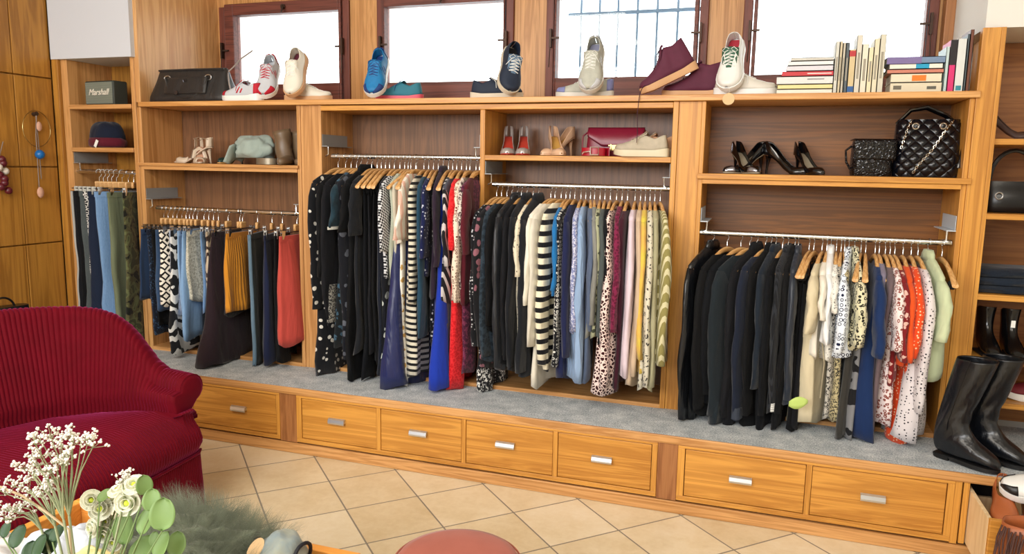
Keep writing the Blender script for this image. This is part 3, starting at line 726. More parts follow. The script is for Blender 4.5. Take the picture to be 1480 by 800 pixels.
# ---- third rail
g3='clothes on the middle right rail'
hang((1.411,270),[
 (715,684,577,.034,'dress','dress','black dress with white dots and patterned hem',fb('dots','#101117','#B8B8BC',60),T(500,nw=.12,hem=.14,hemm=fb('speckle','#15151A','#E6E4DE',65),hemh=.13)),
 (722,690,535,.030,'blouse','blouse','black blouse with dusty pink roses',fb('floral','#121318','#8C5A66',25),T(500,nw=.12)),
 (730,698,523,.034,'jacket','jacket','dark denim jacket with lace panels',fb('lace','#1B2630','#2C3A46',50),T(515,nw=.11)),
 (737,706,480,.028,'sweater','sweater','black sweater left of the leather jacket',BLK,T(470,nw=.11)),
 (745,716,535,.044,'jacket','jacket','black satin bomber jacket',fabric('solid','#171B22',rough=.4,sheen=.1,wr=1.8),T(530,nw=.06,collar=1)),
 (751,728,530,.030,'blouse','blouse','thin black blouse under the bomber jacket',BLK2,T(520,nw=.11)),
 (759,737,540,.032,'blazer','blazer','black blazer left of the cream cardigan',fb('solid','#13161D'),T(530,nw=.06,collar=1)),
 (768,748,500,.030,'cardigan','cardigan','cream cardigan with dark embroidery',fb('motif','#E2D8C0','#57503F',60),T(398,nw=.11)),
 (776,752,545,.046,'blazer','blazer','plain black blazer right of the cream cardigan',fb('solid','#14181F'),T(538,nw=.06,collar=1)),
 (794,762,500,.034,'cardigan','cardigan','white short sleeved cardigan',fb('solid','#E9E4D4'),T(440,nw=.10,cuff=.06)),
 (800,768,560,.036,'sweater','sweater','ivory sweater with long pale hem',fb('solid','#DAD4C4'),T(500,nw=.10)),
 (809,781,535,.064,'sweater','sweater','cream and black striped chunky sweater',fb('hstripe','#EDE4C8','#121217',.052),T(528,nw=.09,cuff=.045,hth=.05)),
 (816,800,425,.028,'blouse','blouse','plain bright blue sleeved blouse',fb('solid','#1F6FAE'),T(418,nw=.12)),
 (822,803,532,.030,'blouse','blouse','black blouse with white daisies',fb('rings','#15161C','#E2E2DC',55),T(530,nw=.13)),
 (829,815,552,.044,'sweater','sweater','navy fine knit sweater',fb('solid','#1A2148'),T(515,nw=.10)),
 (838,828,480,.032,'blouse','blouse','blue and white speckled blouse',fb('speckle','#7D86B4','#D4D6E8',120),T(478,nw=.12)),
 (845,836,553,.066,'sweater','sweater','light blue ribbed sweater',fb('rib','#8FA9CB','#8FA9CB',600),T(553,nw=.11)),
 (852,852,552,.030,'sweater','sweater','slate blue sweater behind the light blue one',fb('solid','#56647E'),T(480,nw=.12)),
 (858,856,490,.028,'sweater','sweater','plain mid grey knitted sweater',fb('solid','#85857F'),T(470,nw=.11)),
 (866,860,490,.028,'blouse','blouse','sage blouse with dark floral print',fb('floral','#A7A98A','#3E4234',45),T(440,nw=.12)),
 (873,866,492,.030,'sweater','sweater','dark grey green sweater',fb('solid','#4A5252'),T(480,nw=.12)),
 (881,872,500,.030,'blouse','blouse','black blouse left of the speckled one',BLK2,T(480,nw=.12)),
 (890,874,572,.056,'tunic','tunic','long rust white and black speckled tunic',fb('cells','#3A1418','#F0D8D0',62),T(560,nw=.13,hem=.19,hth=.10)),
 (898,888,484,.044,'sweater','sweater','burgundy lace knit sweater',fb('lace','#5C1330','#7E2348',75),T(480,nw=.10,cuff=.05)),
 (906,895,570,.028,'dress','dress','dark burgundy dress behind the knit sweater',fb('solid','#3E1424'),dict(nw=.13,hem=.15)),
 (917,909,551,.040,'sweater','sweater','pale lilac pink sweater',fb('solid','#DCCBD6'),T(548,nw=.12)),
 (925,920,560,.034,'cardigan','cardigan','plain light beige knitted cardigan',fb('solid','#C9B196'),T(545,nw=.12)),
 (932,927,540,.028,'blouse','blouse','apricot and yellow blouse',fb('fade','#E0A55C','#D8C84A',12),T(520,nw=.12)),
 (939,937,567,.034,'blouse','blouse','cream blouse with small black flowers',fb('floral','#D6D0BC','#3C3834',67),T(560,nw=.12)),
 (946,945,566,.034,'jacket','jacket','plain khaki green cotton jacket',fb('solid','#A7A282'),T(560,nw=.12)),
 (954,960,530,.060,'shirt','shirt','olive and cream striped shirt at the rail end',fb('dstripe','#8F8650','#CFC8A0',.026),T(528,nw=.12,cuff=.07,hth=.07)),
],g3,vm=120)
# ---- right rail
g4='clothes on the right rail'
hang((1.214,344),[
 (1030,990,612,.040,'jacket','jacket','black leather jacket leftmost on the right rail',LEATH,T(606,nw=.05,collar=1)),
 (1051,1010,600,.040,'jacket','jacket','black jacket second from the left pilaster',BLK,T(590,nw=.11)),
 (1071,1022,585,.034,'coat','coat','short black coat between a black jacket and the wool coat',BLK3,T(570,nw=.11)),
 (1084,1034,612,.062,'coat','coat','wide blackish teal wool coat',fb('solid','#172026'),T(600,nw=.11,hem=.22)),
 (1094,1053,615,.040,'blazer','blazer','black blazer with raised collar beside the wool coat',BLK2,T(605,nw=.05,collar=1)),
 (1107,1067,612,.044,'blazer','blazer','midnight navy blazer with satin cuff',fb('solid','#141C2E'),T(605,nw=.11,cm=fabric('solid','#2C3442',rough=.4),ch=.05)),
 (1115,1080,620,.036,'coat','coat','long black coat reaching near the bench',BLK,T(600,nw=.05,collar=1)),
 (1122,1094,560,.040,'blazer','blazer','dark blue black blazer with short sleeve end',fb('solid','#16202C'),T(560,nw=.06,collar=1,cuff=.05)),
 (1132,1106,622,.036,'coat','coat','black knee length coat in the jacket row',BLK3,T(600,nw=.11)),
 (1140,1118,600,.032,'blazer','blazer','black pinstripe blazer with a white lining cuff',fb('vstripe','#15171C','#2A2D33',.012),T(595,nw=.06,collar=1,cm=fb('hstripe','#E8E8E4','#B8B8B4',.01),ch=.035)),
 (1150,1130,622,.036,'jacket','jacket','black jacket right of the pinstripe blazer',BLK,T(600,nw=.06,collar=1)),
 (1155,1141,588,.044,'blazer','blazer','dark blazer with a steel blue sheen',fabric('solid','#1B2534',rough=.45),T(580,nw=.06,collar=1)),
 (1171,1150,625,.028,'dress','dress','black strapped dress with the hanger tips bare',BLK,dict(kind='strap',hem=.18,band=True)),
 (1178,1155,622,.026,'dress','dress','second black strapped dress beside the cream dress',BLK2,dict(kind='strap',hem=.18,band=True)),
 (1190,1170,618,.075,'dress','dress','cream linen dress with a tied waist',fb('solid','#D3C6A6'),T(478,hem=.17,nw=.13,belt=.36,cuff=.09,onesleeve=1,hth=.12)),
 (1197,1184,520,.034,'blouse','blouse','ivory white blouse right of the cream dress',fb('solid','#E6E0D2'),T(460,nw=.12)),
 (1203,1193,500,.030,'blouse','blouse','bright white blouse with raised collar',fb('solid','#ECECEC'),T(495,nw=.05,collar=1)),
 (1211,1202,525,.034,'blouse','blouse','white blouse with tiny grey sprigs',fb('motif','#E6E4DC','#7C7C78',90),T(450,nw=.13)),
 (1218,1206,616,.030,'dress','dress','black and grey leopard print dress',fb('leopard','#B9B4AA','#141416',85),dict(nw=.14,hem=.14)),
 (1223,1219,616,.034,'dress','dress','sand dress with fine black print',fb('speckle','#BCAF86','#3C382E',130),dict(nw=.14,hem=.14)),
 (1229,1215,515,.075,'blouse','blouse','blue white and black ring print blouse',fb('rings','#E4ECF6','#141C3C',50),T(505,nw=.07,cuff=.07,collar=1)),
 (1238,1240,505,.070,'blouse','blouse','yellow grey leopard print blouse',fb('leopard','#D8D2B0','#26241E',60),T(498,nw=.06,cuff=.075,collar=1)),
 (1247,1232,650,.040,'dress','dress','long charcoal strapped dress touching the bench',fb('solid','#35332F',wr=1.5),dict(kind='strap',hem=.19,band=True)),
 (1254,1246,640,.034,'dress','dress','black and grey streaked long dress',fb('zebra','#17171A','#7E7E80',25),dict(kind='strap',hem=.17,band=True)),
 (1268,1268,650,.060,'dress','dress','navy blue peplum dress',fb('solid','#142C58'),T(512,nw=.13,hem=.19,cuff=.085,hth=.09)),
 (1274,1274,635,.026,'blouse','blouse','grey lilac long blouse',fb('solid','#7A7386'),dict(nw=.11,hem=.14)),
 (1283,1285,628,.030,'dress','dress','mauve grey dress behind the white floral one',fb('solid','#6A5A5E'),dict(nw=.13,hem=.16)),
 (1290,1296,624,.052,'dress','dress','white dress with red and grey flowers',fb('leopard','#ECDCDA','#8E5048',60),T(505,nw=.13,hem=.13,cuff=.04)),
 (1297,1304,560,.030,'blouse','blouse','dark red floral blouse',fb('floral','#7A1A1E','#D8B0A4',45),T(520,nw=.14)),
 (1309,1312,530,.040,'blouse','blouse','plain bright orange top',fb('solid','#D9501E'),T(520,nw=.12)),
 (1321,1324,648,.050,'dress','dress','long orange dress with small white dots',fb('dots','#DE4A1C','#F0C8A0',75),T(515,nw=.12,hem=.13,cuff=.06)),
 (1331,1340,645,.060,'dress','dress','white dress with black polka dots',fb('dots','#D9D2D4','#2A2630',75),T(600,nw=.13,hem=.18,hth=.11)),
 (1346,1362,555,.080,'shirt','shirt','pale mint green shirt',fb('solid','#C2CDA8'),T(492,nw=.05,hem=.17,collar=1,cuff=.075)),
],g4,vm=110)
Xh=onY(1366,348,0).x
hanger(Xh,1.214,.06,'bare pale wooden hanger with black grip bands at the right rail end','hangers of the '+g4,band=True,wide=True)
# pale lime flower shaped tag and folded things at the bottoms
# ------------------------------------------------------------------ shoes
def shoe(label,cat,L,toe,heading,tilt,st,up,sole,ins,group=None,lace=None,accent=None,roll=0.0,name=None,W=1.0,heelm=None,strap=False,peep=False,tongue=None):
    """toe: world point of the toe on its support; heading: way the toe points; tilt>0 lifts the heel."""
    tilt=math.radians(tilt); heading=math.radians(heading)
    Mx=Matrix.Translation(toe)@Matrix.Rotation(heading,4,'Z')@Matrix.Rotation(tilt,4,'Y')@Matrix.Rotation(roll,4,'X')@Matrix.Translation((-L,0,0))
    t=thing(name or {'sneaker':'sneaker','high':'high_top_sneaker','pump':'high_heel','flat':'shoe'}[st],label,cat,Mx.to_translation(),Mx.to_euler(),group)
    hwp=[(0,.001),(.012,.013),(.04,.023),(.15,.031),(.35,.032),(.5,.036),(.68,.045),(.8,.045),(.9,.037),(.965,.023),(1,.006)]
    if st=='pump': hwp=[(0,.008),(.05,.020),(.15,.025),(.38,.024),(.6,.034),(.74,.037),(.86,.029),(.95,.015),(1,.004)]
    hwf=lambda s:lerp(s,hwp)*W
    if st in('sneaker','high'):
        sh=.030 if st=='sneaker' else .030
        zc=lambda s:0.0; zt=lambda s:sh+.010*max(0,.25-s)/.25+.006*max(0,(s-.85)/.15)
        hp_=[(0,.062),(.1,.060),(.25,.052),(.42,.070),(.5,.066),(.65,.048),(.85,.032),(.96,.024),(1,.010)] if st=='sneaker' else [(0,.125),(.1,.122),(.25,.118),(.40,.128),(.48,.100),(.6,.066),(.8,.042),(.95,.028),(1,.010)]
        op=[(0,48),(.36,42),(.44,58),(.62,80),(.64,90)]
    elif st=='flat':
        zc=lambda s:0.0; zt=lambda s:.012+(.012 if s<.25 else 0)
        hp_=[(0,.058),(.25,.040),(.45,.048),(.6,.045),(.85,.030),(1,.010)]; op=[(0,50),(.36,45),(.5,62),(.54,90)]
    else:
        hh=.092
        zc=lambda s:hh*(1-lerp(s,[(0,0),(.12,.03),(.3,.30),(.5,.75),(.66,1.0),(1,.97)])); zt=lambda s:zc(s)+.006
        hp_=[(0,.058),(.1,.055),(.35,.030),(.55,.022),(.72,.026),(.85,.030),(.95,.020),(1,.006)]; op=[(0,38),(.55,34),(.70,46),(.765,64),(.78,90)]
    ns=28; ss=[0,.012,.028]+[.05+.95*i/(ns-3) for i in range(ns-2)]
    # sole
    sl=MB(); rs=[]
    ext=.005 if st in('sneaker','high') else .001
    for s in ss:
        w=hwf(s)+ext; x=(s*(L+2*ext)-ext); a=zc(s)+(.010*max(0,(s-.8)/.2) if st!='pump' else 0); b=zt(s)
        rs.append([(x,-w*.94,a),(x,-w,a+.3*(b-a)),(x,-w,b),(x,w,b),(x,w,a+.3*(b-a)),(x,w*.94,a)])
    sl.rings(rs); link('sole',sl,sole,parent=t,smooth=50)
    ins_=MB(); rs=[]
    for s in ss[2:-1]:
        w=hwf(s)*.9; rs.append([(s*L,-w,zt(s)+.001),(s*L,w,zt(s)+.001),(s*L,w,zt(s)+.003),(s*L,-w,zt(s)+.003)])
    ins_.rings(rs); link('insole',ins_,ins,parent=t,smooth=50)
    upm=MB(); na=7
    smin=.86 if False else 0
    for sd in (-1,1):
        rows=[]
        for s in ss:
            w=hwf(s); b=zt(s)-.001; h=lerp(s,hp_); om=math.radians(lerp(s,op)) if s<.80 else PI/2
            row=[]
            for k in range(na+1):
                th=om*k/na
                yy=w*math.cos(th)**.75 if th<PI/2-1e-4 else 0
                if st=='high' and s<.42: yy=w*(1-.35*(k/na))
                zz=b+h*(math.sin(th)/math.sin(om))**.9
                row.append((s*L + (.012*(k/na) if (s<.2 and st!='pump') else 0)*(1-s/.2 if s<.2 else 0), sd*yy, zz))
            rows.append(row)
        o=upm.av([p for r in rows for p in r]); w_=na+1
        for i in range(ns):
            if peep and ss[i]>=.90: continue
            if strap and .12<ss[i]<.58: continue
            for k in range(na):
                q=(i*w_+k,(i+1)*w_+k,(i+1)*w_+k+1,i*w_+k+1)
                upm.af([q if sd<0 else q[::-1]],o)
    link('upper',upm,None,parent=t,smooth=80,mats=[up,ins],solid=.0025,off=0,weld=.0006)
    if accent:
        for s0,s1,k1 in ((.0,.10,.85),(.82,1.0,.62)):
            ac=MB()
            for sd in (-1,1):
                def fn(a,b,sd=sd,s0=s0,s1=s1,k1=k1):
                    s=s0+(s1-s0)*a; w=hwf(s)+.0025; h=lerp(s,hp_); th=math.radians(lerp(s,op) if s<.8 else 90)*b*k1; om=math.radians(lerp(s,op)) if s<.8 else PI/2
                    return (s*L+(.002 if s0>.5 else -.002),sd*w*math.cos(th)**.75,zt(s)+.0015+h*(math.sin(th)/math.sin(om))**.9)
                ac.grid(fn,8,5)
            link('toe_cap' if s0>.5 else 'heel_cap',ac,accent,parent=t,smooth=60,solid=.002)
    if st in('sneaker','high'):
        tg=MB(); top=lerp(.42,hp_)
        def tf(a,b):
            s=.70-.36*a; y=(b-.5)*2*.026*W*(1 if a<.6 else 1.15); z=sh+lerp(s,hp_)*(.97) +.022*max(0,(a-.7)/.3) - 8*y*y
            return (s*L+.012*a,y,z)
        tg.grid(tf,8,6); link('tongue',tg,tongue or up,parent=t,smooth=60,solid=.004)
        lc=MB()
        for i in range(5 if st=='sneaker' else 6):
            s=.66-.052*i*(1 if st=='sneaker' else .85); h=sh+lerp(s,hp_)+.003; w=.020*W
            lc.tube([(s*L,-w,h-.006),(s*L,0,h+.002),(s*L+.004,w,h-.006)],.0022,6); 
            lc.tube([(s*L,-w,h-.006),(s*L-.5*.052*L,0,h+.004),(s*L-.052*L,w,h+.0)],.002,6)
        hx=.42*L; hz_=sh+lerp(.42,hp_)+.006
        for sd in (-1,1):
            lc.tube([(hx,0,hz_),(hx-.004,sd*.018,hz_+.010),(hx+.006,sd*.034,hz_-.002),(hx+.012,sd*.020,hz_-.008),(hx,0,hz_)],.0018,6)
            lc.tube([(hx,0,hz_),(hx+.012,sd*.020,hz_-.002),(hx+.030,sd*.036,hz_-.022),(hx+.034,sd*.042,hz_-.05)],.0017,6)
        link('laces',lc,lace or plain('white lace','#E8E8E4',.8),parent=t,smooth=60)
        if accent:
            for sd in (-1,1):
                for q in range(2):
                    st_=MB()
                    s0=.50-.09*q
                    def fn(a,b,sd=sd,s0=s0):
                        s=s0-.10*a+.035*b; w=hwf(s)+.0022; th=math.radians(8+50*a); 
                        return (s*L,sd*w*math.cos(th)**.75,sh+.002+lerp(s,hp_)*math.sin(th)**.9)
                    st_.grid(fn,5,2)
                    link('side_stripe',st_,accent,parent=t,smooth=60,solid=.0015)
    if st=='pump':
        hl=MB(); rs=[]
        for k in range(8):
            q=k/7; z=hh*(1-q)+.001; r=lerp(q,[(0,.021),(.2,.012),(.6,.006),(1,.0055)]); x=.026-.012*q**.6+.0; rs.append([(x+r*math.cos(2*PI*j/10)*1.0,r*math.sin(2*PI*j/10)*.95,z if k else hh*.94-(.0 if math.cos(2*PI*j/10)<0 else .012)) for j in range(10)])
        hl.rings(rs); link('heel',hl,heelm or up,parent=t,smooth=60)
        if strap:
            s_=MB(); s_.tube([(.02,-.024,hh+.05),(.05,-.027,hh+.055),(.075,0,hh+.062),(.05,.027,hh+.055),(.02,.024,hh+.05),(.006,0,hh+.048),(.02,-.024,hh+.05)],.005,6,flat=.3)
            link('ankle_strap',s_,up,parent=t); 
            s_=MB(); s_.tube([(.5*L,-.034,zt(.5)),(.46*L,-.024,zt(.46)+.035),(.44*L,0,zt(.44)+.048),(.46*L,.024,zt(.46)+.035),(.5*L,.034,zt(.5))],.010,6,flat=.2); link('instep_strap',s_,up,parent=t)
    if st=='flat' and accent is None:
        pass
    return t
def at(u,Y,Z,v=None):
    # world point whose picture column is u, on support height Z at depth Y
    X=onY(u,140 if v is None else v,Y).x; return (X,Y,Z)
paper0=plain('tag string','#D8D0BC',.8)
gl_='trainers displayed on the window ledge'
wh=plain('white leather','#E6E6E2',.45); red=plain('red suede','#B8122C',.7); tan=plain('tan gum sole','#CFA277',.6); whs=plain('white rubber','#EDEDEA',.5); lg=plain('light grey mesh','#C4C8CE',.8)
drk=plain('dark lining','#1B1B20',.8)
Zt=ZS+.001
def tocam(u,Y,d=0):
    p=onY(u,140,Y); return math.degrees(math.atan2(CAM.y-p.y,CAM.x-p.x))+d
def sn(label,L,u,Y,hd,tilt,up,sole,ins,**k):
    if tilt>44: hd=tocam(u,Y,(hd+95)*1.0-16); k.setdefault('W',1.22)
    else: k.setdefault('W',1.1)
    return shoe(label,'shoe',L,at(u,Y,Zt+k.pop('dz',0)),hd,tilt,k.pop('st','sneaker'),up,sole,ins,group=gl_,**k)
# red and grey
sn('red and grey trainer lying flat beside the dark satchel',.27,326,.07,172,0,lg,whs,red,accent=red,lace=red,dz=.0)
sn('red and grey trainer propped heel up with its toe forward',.27,383,.045,-98,47,lg,whs,lg,accent=red,lace=red,dz=.008)
cr=plain('cream leather','#E6E1D2',.45)
sn('cream trainer with tan sole lying under its pair',.28,478,.16,3,0,cr,tan,plain('maroon lining','#5C1A2C',.7))
sn('cream trainer with tan sole propped up showing maroon lining',.28,424,.045,-103,57,cr,tan,plain('maroon lining','#5C1A2C',.7),dz=.014,roll=.12)
bl=plain('bright blue mesh','#1678B4',.6,nz=60); nb=plain('deep blue','#1B3C7A',.6)
sn('bright blue running shoe propped up with trailing laces',.27,540,.045,-100,52,bl,whs,nb,accent=nb,lace=nb,dz=.008)
sn('teal blue running shoe lying behind the propped blue one',.26,545,.18,186,0,plain('teal mesh','#2A7488',.7),plain('coral sole','#D8566A',.5),nb,lace=nb)
nv=plain('navy suede','#18253A',.7); bei=plain('beige rubber','#D8CDB8',.6)
sn('navy suede trainer propped on its side against its pair',.27,733,.05,-80,58,nv,bei,drk,dz=.014,roll=-.4,tongue=plain('blue grey felt','#5E7892',.8))
sn('navy suede trainer lying flat under its pair',.27,754,.15,2,0,nv,bei,drk)
gg=plain('grey green mesh','#B9BAAE',.8,nz=50)
sn('pale grey green running shoe propped up on the ledge',.28,852,.045,-92,56,gg,plain('pale rubber','#D9D6CC',.5),plain('lilac lining','#8E90A8',.8),dz=.012,accent=plain('silver grey','#C6C8CC',.4))
sn('pale grey green running shoe lying flat behind its pair',.28,805,.16,183,0,gg,plain('pale rubber','#D9D6CC',.5),plain('lilac lining','#8E90A8',.8),accent=plain('periwinkle','#8086B8',.6))
bg=plain('burgundy suede','#5A1F38',.75,nz=40)
sn('burgundy high top trainer tilted toe down over its pair',.275,930,.06,-166,27,bg,tan,drk,st='high',lace=plain('dark lace','#3A1626',.8),dz=.004)
sn('burgundy high top trainer standing flat under its pair',.28,958,.16,181,0,bg,tan,drk,st='high',lace=plain('dark lace','#3A1626',.8))
sn('white trainer propped up with red and green heel',.27,1052,.045,-92,58,wh,whs,plain('cherry lining','#B02A3C',.6),dz=.012,accent=None,tongue=plain('green tab','#2E5E48',.6))
sn('white trainer lying flat left of the books',.27,1121,.12,0,0,plain('off white leather','#DAD5CA',.5),whs,plain('cherry lining','#B02A3C',.6))
p=at(1053,-.03,1.80)
t=thing('price_tag','round kraft paper tag hanging from the white trainer','tag',(p[0],-.0245,ZS-.022))
link('tag_disc',MB().lathe([(.026,0),(.026,.0015)],n=24).xf(Matrix.Rotation(PI/2,4,'X')),plain('kraft card','#D9B98C',.8),parent=t,smooth=40)
link('string',MB().tube([(0,-.001,.02),(.0,.0,.028),(.002,.06,.05),(.0,.10,.08)],.001,5),paper0,parent=t)
q=onX(0,0,0)
lc=MB(); xs_=at(926,-.03,1.8)[0]; lc.tube([(xs_+.02,.05,1.90),(xs_+.0,-.0,1.87),(xs_-.005,-.032,1.84),(xs_-.012,-.034,1.75),(xs_-.008,-.03,1.66),(xs_-.01,-.03,1.62)],.002,6)
tag(link('shoelace',lc,plain('dark lace','#3A1626',.8)),'long dark lace of the burgundy trainer hanging over the ledge','shoelace')
# shelf of second unit: sandals, pump, hat, belt, boots
Z1=1.488
be=plain('champagne leather','#CDBBA4',.4); 
shoe('champagne sandal lying with its heel to the left','shoe',.235,at(252,.10,Z1,225),196,0,'pump',be,be,plain('peach insole','#D9A98C',.5),strap=True,peep=True,name='heeled_sandal',group='champagne heeled sandals')
shoe('champagne sandal standing with its open toe forward','shoe',.235,at(289,.035,Z1,225),-48,0,'pump',be,be,plain('peach insole','#D9A98C',.5),strap=True,peep=True,name='heeled_sandal',group='champagne heeled sandals')
shoe('dark green pump with tan insole between sandals and hat','shoe',.235,at(315,.04,Z1,225),-88,0,'pump',plain('dark green leather','#17322E',.4),plain('tan insole','#B98A4A',.5),plain('tan insole','#B98A4A',.5))
# pale grey green felt hat, crumpled
hx=at(368,.13,Z1,225)
h=thing('felt_hat','crumpled pale grey green felt hat lying on the belt','hat',(hx[0],.14,Z1))
felt=fabric('solid','#9DACA4',wr=1.2)
from mathutils import noise as NZ
def blob(fn,n=48,m=26):
    mb=MB(); rs=[]
    for i in range(m+1):
        ph=-PI/2+PI*i/m; row=[]
        for j in range(n):
            a=2*PI*j/n; d=Vector((math.cos(a)*math.cos(ph),math.sin(a)*math.cos(ph),math.sin(ph))); row.append(fn(d,a,ph))
        rs.append(row)
    mb.rings(rs); return mb
def hatf(d,a,ph):
    r=1+.30*NZ.noise(d*1.7+Vector((2,5,1)))+.08*NZ.noise(d*4); return (d.x*.135*r,d.y*.085*r,max(.037,d.z*.085*r+.085))
link('crown',blob(hatf,56,30),felt,parent=h,smooth=180)
mb=MB(); mb.grid(lambda a,b:((-.10-.05*b+.01*math.sin(a*9)),-.10+.16*a,.09*(1-b)**1.5+.012*math.sin(a*7+b*3)+.012),14,8); link('brim',mb,felt,parent=h,smooth=180,solid=.005)
bx=at(384,.06,Z1,225)
b=thing('leather_belt','coiled wide bronze leather belt in front of the hat','belt',(bx[0],.075,Z1))
mb=MB()
path=[((.085-.0045*a)*math.cos(a)*1.0,(.055-.003*a)*math.sin(a)) for a in [i*.25 for i in range(52)]]
rs=[[(x,y,.002),(x*1.0+.002,y,.002),(x+.002,y,.036),(x,y,.036)] for x,y in path]
mb.rings(rs); link('strap',mb,plain('bronze leather','#8C8270',.32,.5),parent=b,smooth=60)
link('buckle',MB().tube([(.088,-.01,.006),(.090,-.03,.006),(.090,-.03,.034),(.088,-.01,.034),(.088,-.01,.006)],.0025,6),STEEL,parent=b)
bo=at(422,.12,Z1,225)
brl=plain('bronze brown leather','#6E5A44',.4)
for k,(dx,dy,ln,la) in enumerate(((-.035,0,.0,'bronze brown ankle boot at the right end of the shelf, front one'),(.03,.07,.02,'bronze brown ankle boot at the right end of the shelf, rear one'))):
    t=thing('ankle_boot',la,'boot',(bo[0]+dx,.11+dy,Z1),(0,0,.25),'bronze ankle boots')
    mb=MB(); rs=[]
    for i in range(9):
        q=i/8; z=.002+.19*q; rs.append([((.042+.006*math.sin(3*a+q*9))*math.cos(a)*(1+.1*q)-.02*q,(.034+.003*math.sin(2*a+q*12))*math.sin(a)*(1+.2*q),z+.012*math.cos(a)*q) for a in [2*PI*j/20 for j in range(20)]])
    mb.rings(rs,True,False); link('shaft',mb,brl,parent=t,smooth=180,solid=.003)
    mb=MB(); rs=[]
    for i in range(8):
        q=i/7; x=-.02; w=.034*(1-q**4*.7)*(1+.1*math.sin(q*3)); rs.append([(x-.14*q if False else .02+w*math.cos(a),-.02-.125*q,.028*(1-q*.35)+(.028*(1-q*.35))*math.sin(a)) for a in [2*PI*j/16 for j in range(16)]])
    mb.rings(rs); link('foot',mb,brl,parent=t,smooth=180)
# ---- middle unit upper shelf
Z2=1.558
sil=plain('silver leather','#C8C4C2',.3,.4); rin=plain('red insole','#B43A2C',.5)
for k,(u,lab) in enumerate(((733,'silver toed pump with red insole, left one of the pair'),(755,'silver toed pump with red insole, right one of the pair'))):
    shoe(lab,'shoe',.235,at(u,.02,Z2,222),tocam(u,.02,-2),0,'pump',sil,rin,rin,group='silver and red pumps',W=1.0)
nude=plain('nude patent','#D8B292',.25)
shoe('nude pump standing with its toe to the right','shoe',.235,at(812,.02,Z2,222),-62,0,'pump',nude,nude,plain('gold insole','#C89C50',.5),group='nude pumps')
shoe('nude pump lying behind its pair toe to the left','shoe',.235,at(782,.06,Z2,222),-118,0,'pump',nude,nude,plain('gold insole','#C89C50',.5),group='nude pumps')
burg=plain('burgundy leather','#7A1630',.35); redl=plain('red leather','#A8122A',.32)
bx0,bx1=at(849,.16,Z2,210)[0],at(934,.16,Z2,210)[0]
t=thing('flap_handbag','burgundy leather flap handbag with a metal clasp','handbag',((bx0+bx1)/2,.17,Z2))
w=(bx1-bx0)/2
mb=MB(); rs=[]
for z,dw,d in ((.001,0,.045),(.02,.004,.05),(.08,.0,.045),(.125,-.006,.03),(.137,-.01,.02)):
    rs.append([((w+dw)*math.copysign(abs(math.cos(a))**.35,math.cos(a)),d*math.copysign(abs(math.sin(a))**.5,math.sin(a)),z) for a in [2*PI*j/32 for j in range(32)]])
mb.rings(rs); part('bag_body',mb,burg,t,smooth=60) if False else link('bag_body',mb,burg,parent=t,smooth=60)
mb=MB()
def ff(a,b):
    x=(a-.5)*2*(w-.006); s=1-abs(a-.5)*2
    dep=.045+.048*min(1,s*1.9)
    q=b; 
    z=.141-dep*q; y=-.024-.030*math.sin(min(1,q*1.3)*PI/2)
    return (x*(1-.03*q),y,z)
mb.grid(ff,24,8); link('flap',mb,burg,parent=t,smooth=60,solid=.003)
mb=MB(); mb.tube([(x*1,ff((x/(w-.006)/2+.5),1)[1]-.003,ff((x/(w-.006)/2+.5),1)[2]+.006) for x in [(-1+2*i/20)*(w-.01) for i in range(21)]],.0018,6); link('piping',mb,plain('dark plum','#4A0E20',.4),parent=t)
mb=MB(); mb.box(-.030,.030,-.062,-.056,.050,.056); mb.box(-.012,.012,-.064,-.056,.030,.052); mb.box(-.02,-.015,-.064,-.056,.026,.06); mb.box(.015,.02,-.064,-.056,.026,.06); link('clasp',mb,plain('old brass','#B09A66',.3,1.0),parent=t,smooth=0)
mb=MB(); mb.tube([(-w,0,.12),(-w-.02,-.02,.10),(-w-.024,-.02,.04),(-w-.005,-.03,.004)],.004,6); link('shoulder_strap',mb,burg,parent=t)
bx=at(852,.04,Z2,215)[0]
t=thing('leather_belt','coiled red leather belt with square white metal buckle','belt',(bx+.02,.055,Z2))
mb=MB(); path=[((.072-.003*a)*math.cos(a),(.036-.0015*a)*math.sin(a)) for a in [i*.25 for i in range(46)]]
mb.rings([[(x,y,.002),(x+.003,y,.002),(x+.003,y,.040),(x,y,.040)] for x,y in path]); link('strap',mb,redl,parent=t,smooth=60)
mb=MB(); mb.tube([(-.01,-.042,.006),(.03,-.042,.006),(.03,-.042,.042),(-.01,-.042,.042),(-.01,-.042,.006)],.0035,6); mb.tube([(-.012,-.044,.022),(-.045,-.036,.018),(-.05,-.036,.008)],.003,6); link('buckle',mb,plain('white metal','#E8E6E2',.25,.8),parent=t)
bt=plain('beige suede','#B9AE9A',.8,nz=40); bt2=plain('peach suede','#D2A582',.8,nz=40)
shoe('beige trainer pointing left in front on the upper shelf','shoe',.25,at(889,.03,Z2,222),178,0,'sneaker',bt,plain('cream rubber','#D8CCB0',.5),bt2,group='beige trainers on the upper shelf',lace=plain('beige lace','#C6B8A0',.8))
shoe('peach beige trainer partly behind the front beige one','shoe',.25,at(903,.125,Z2,222),176,0,'sneaker',bt2,plain('cream rubber','#D8CCB0',.5),bt2,group='beige trainers on the upper shelf',lace=plain('beige lace','#C6B8A0',.8))
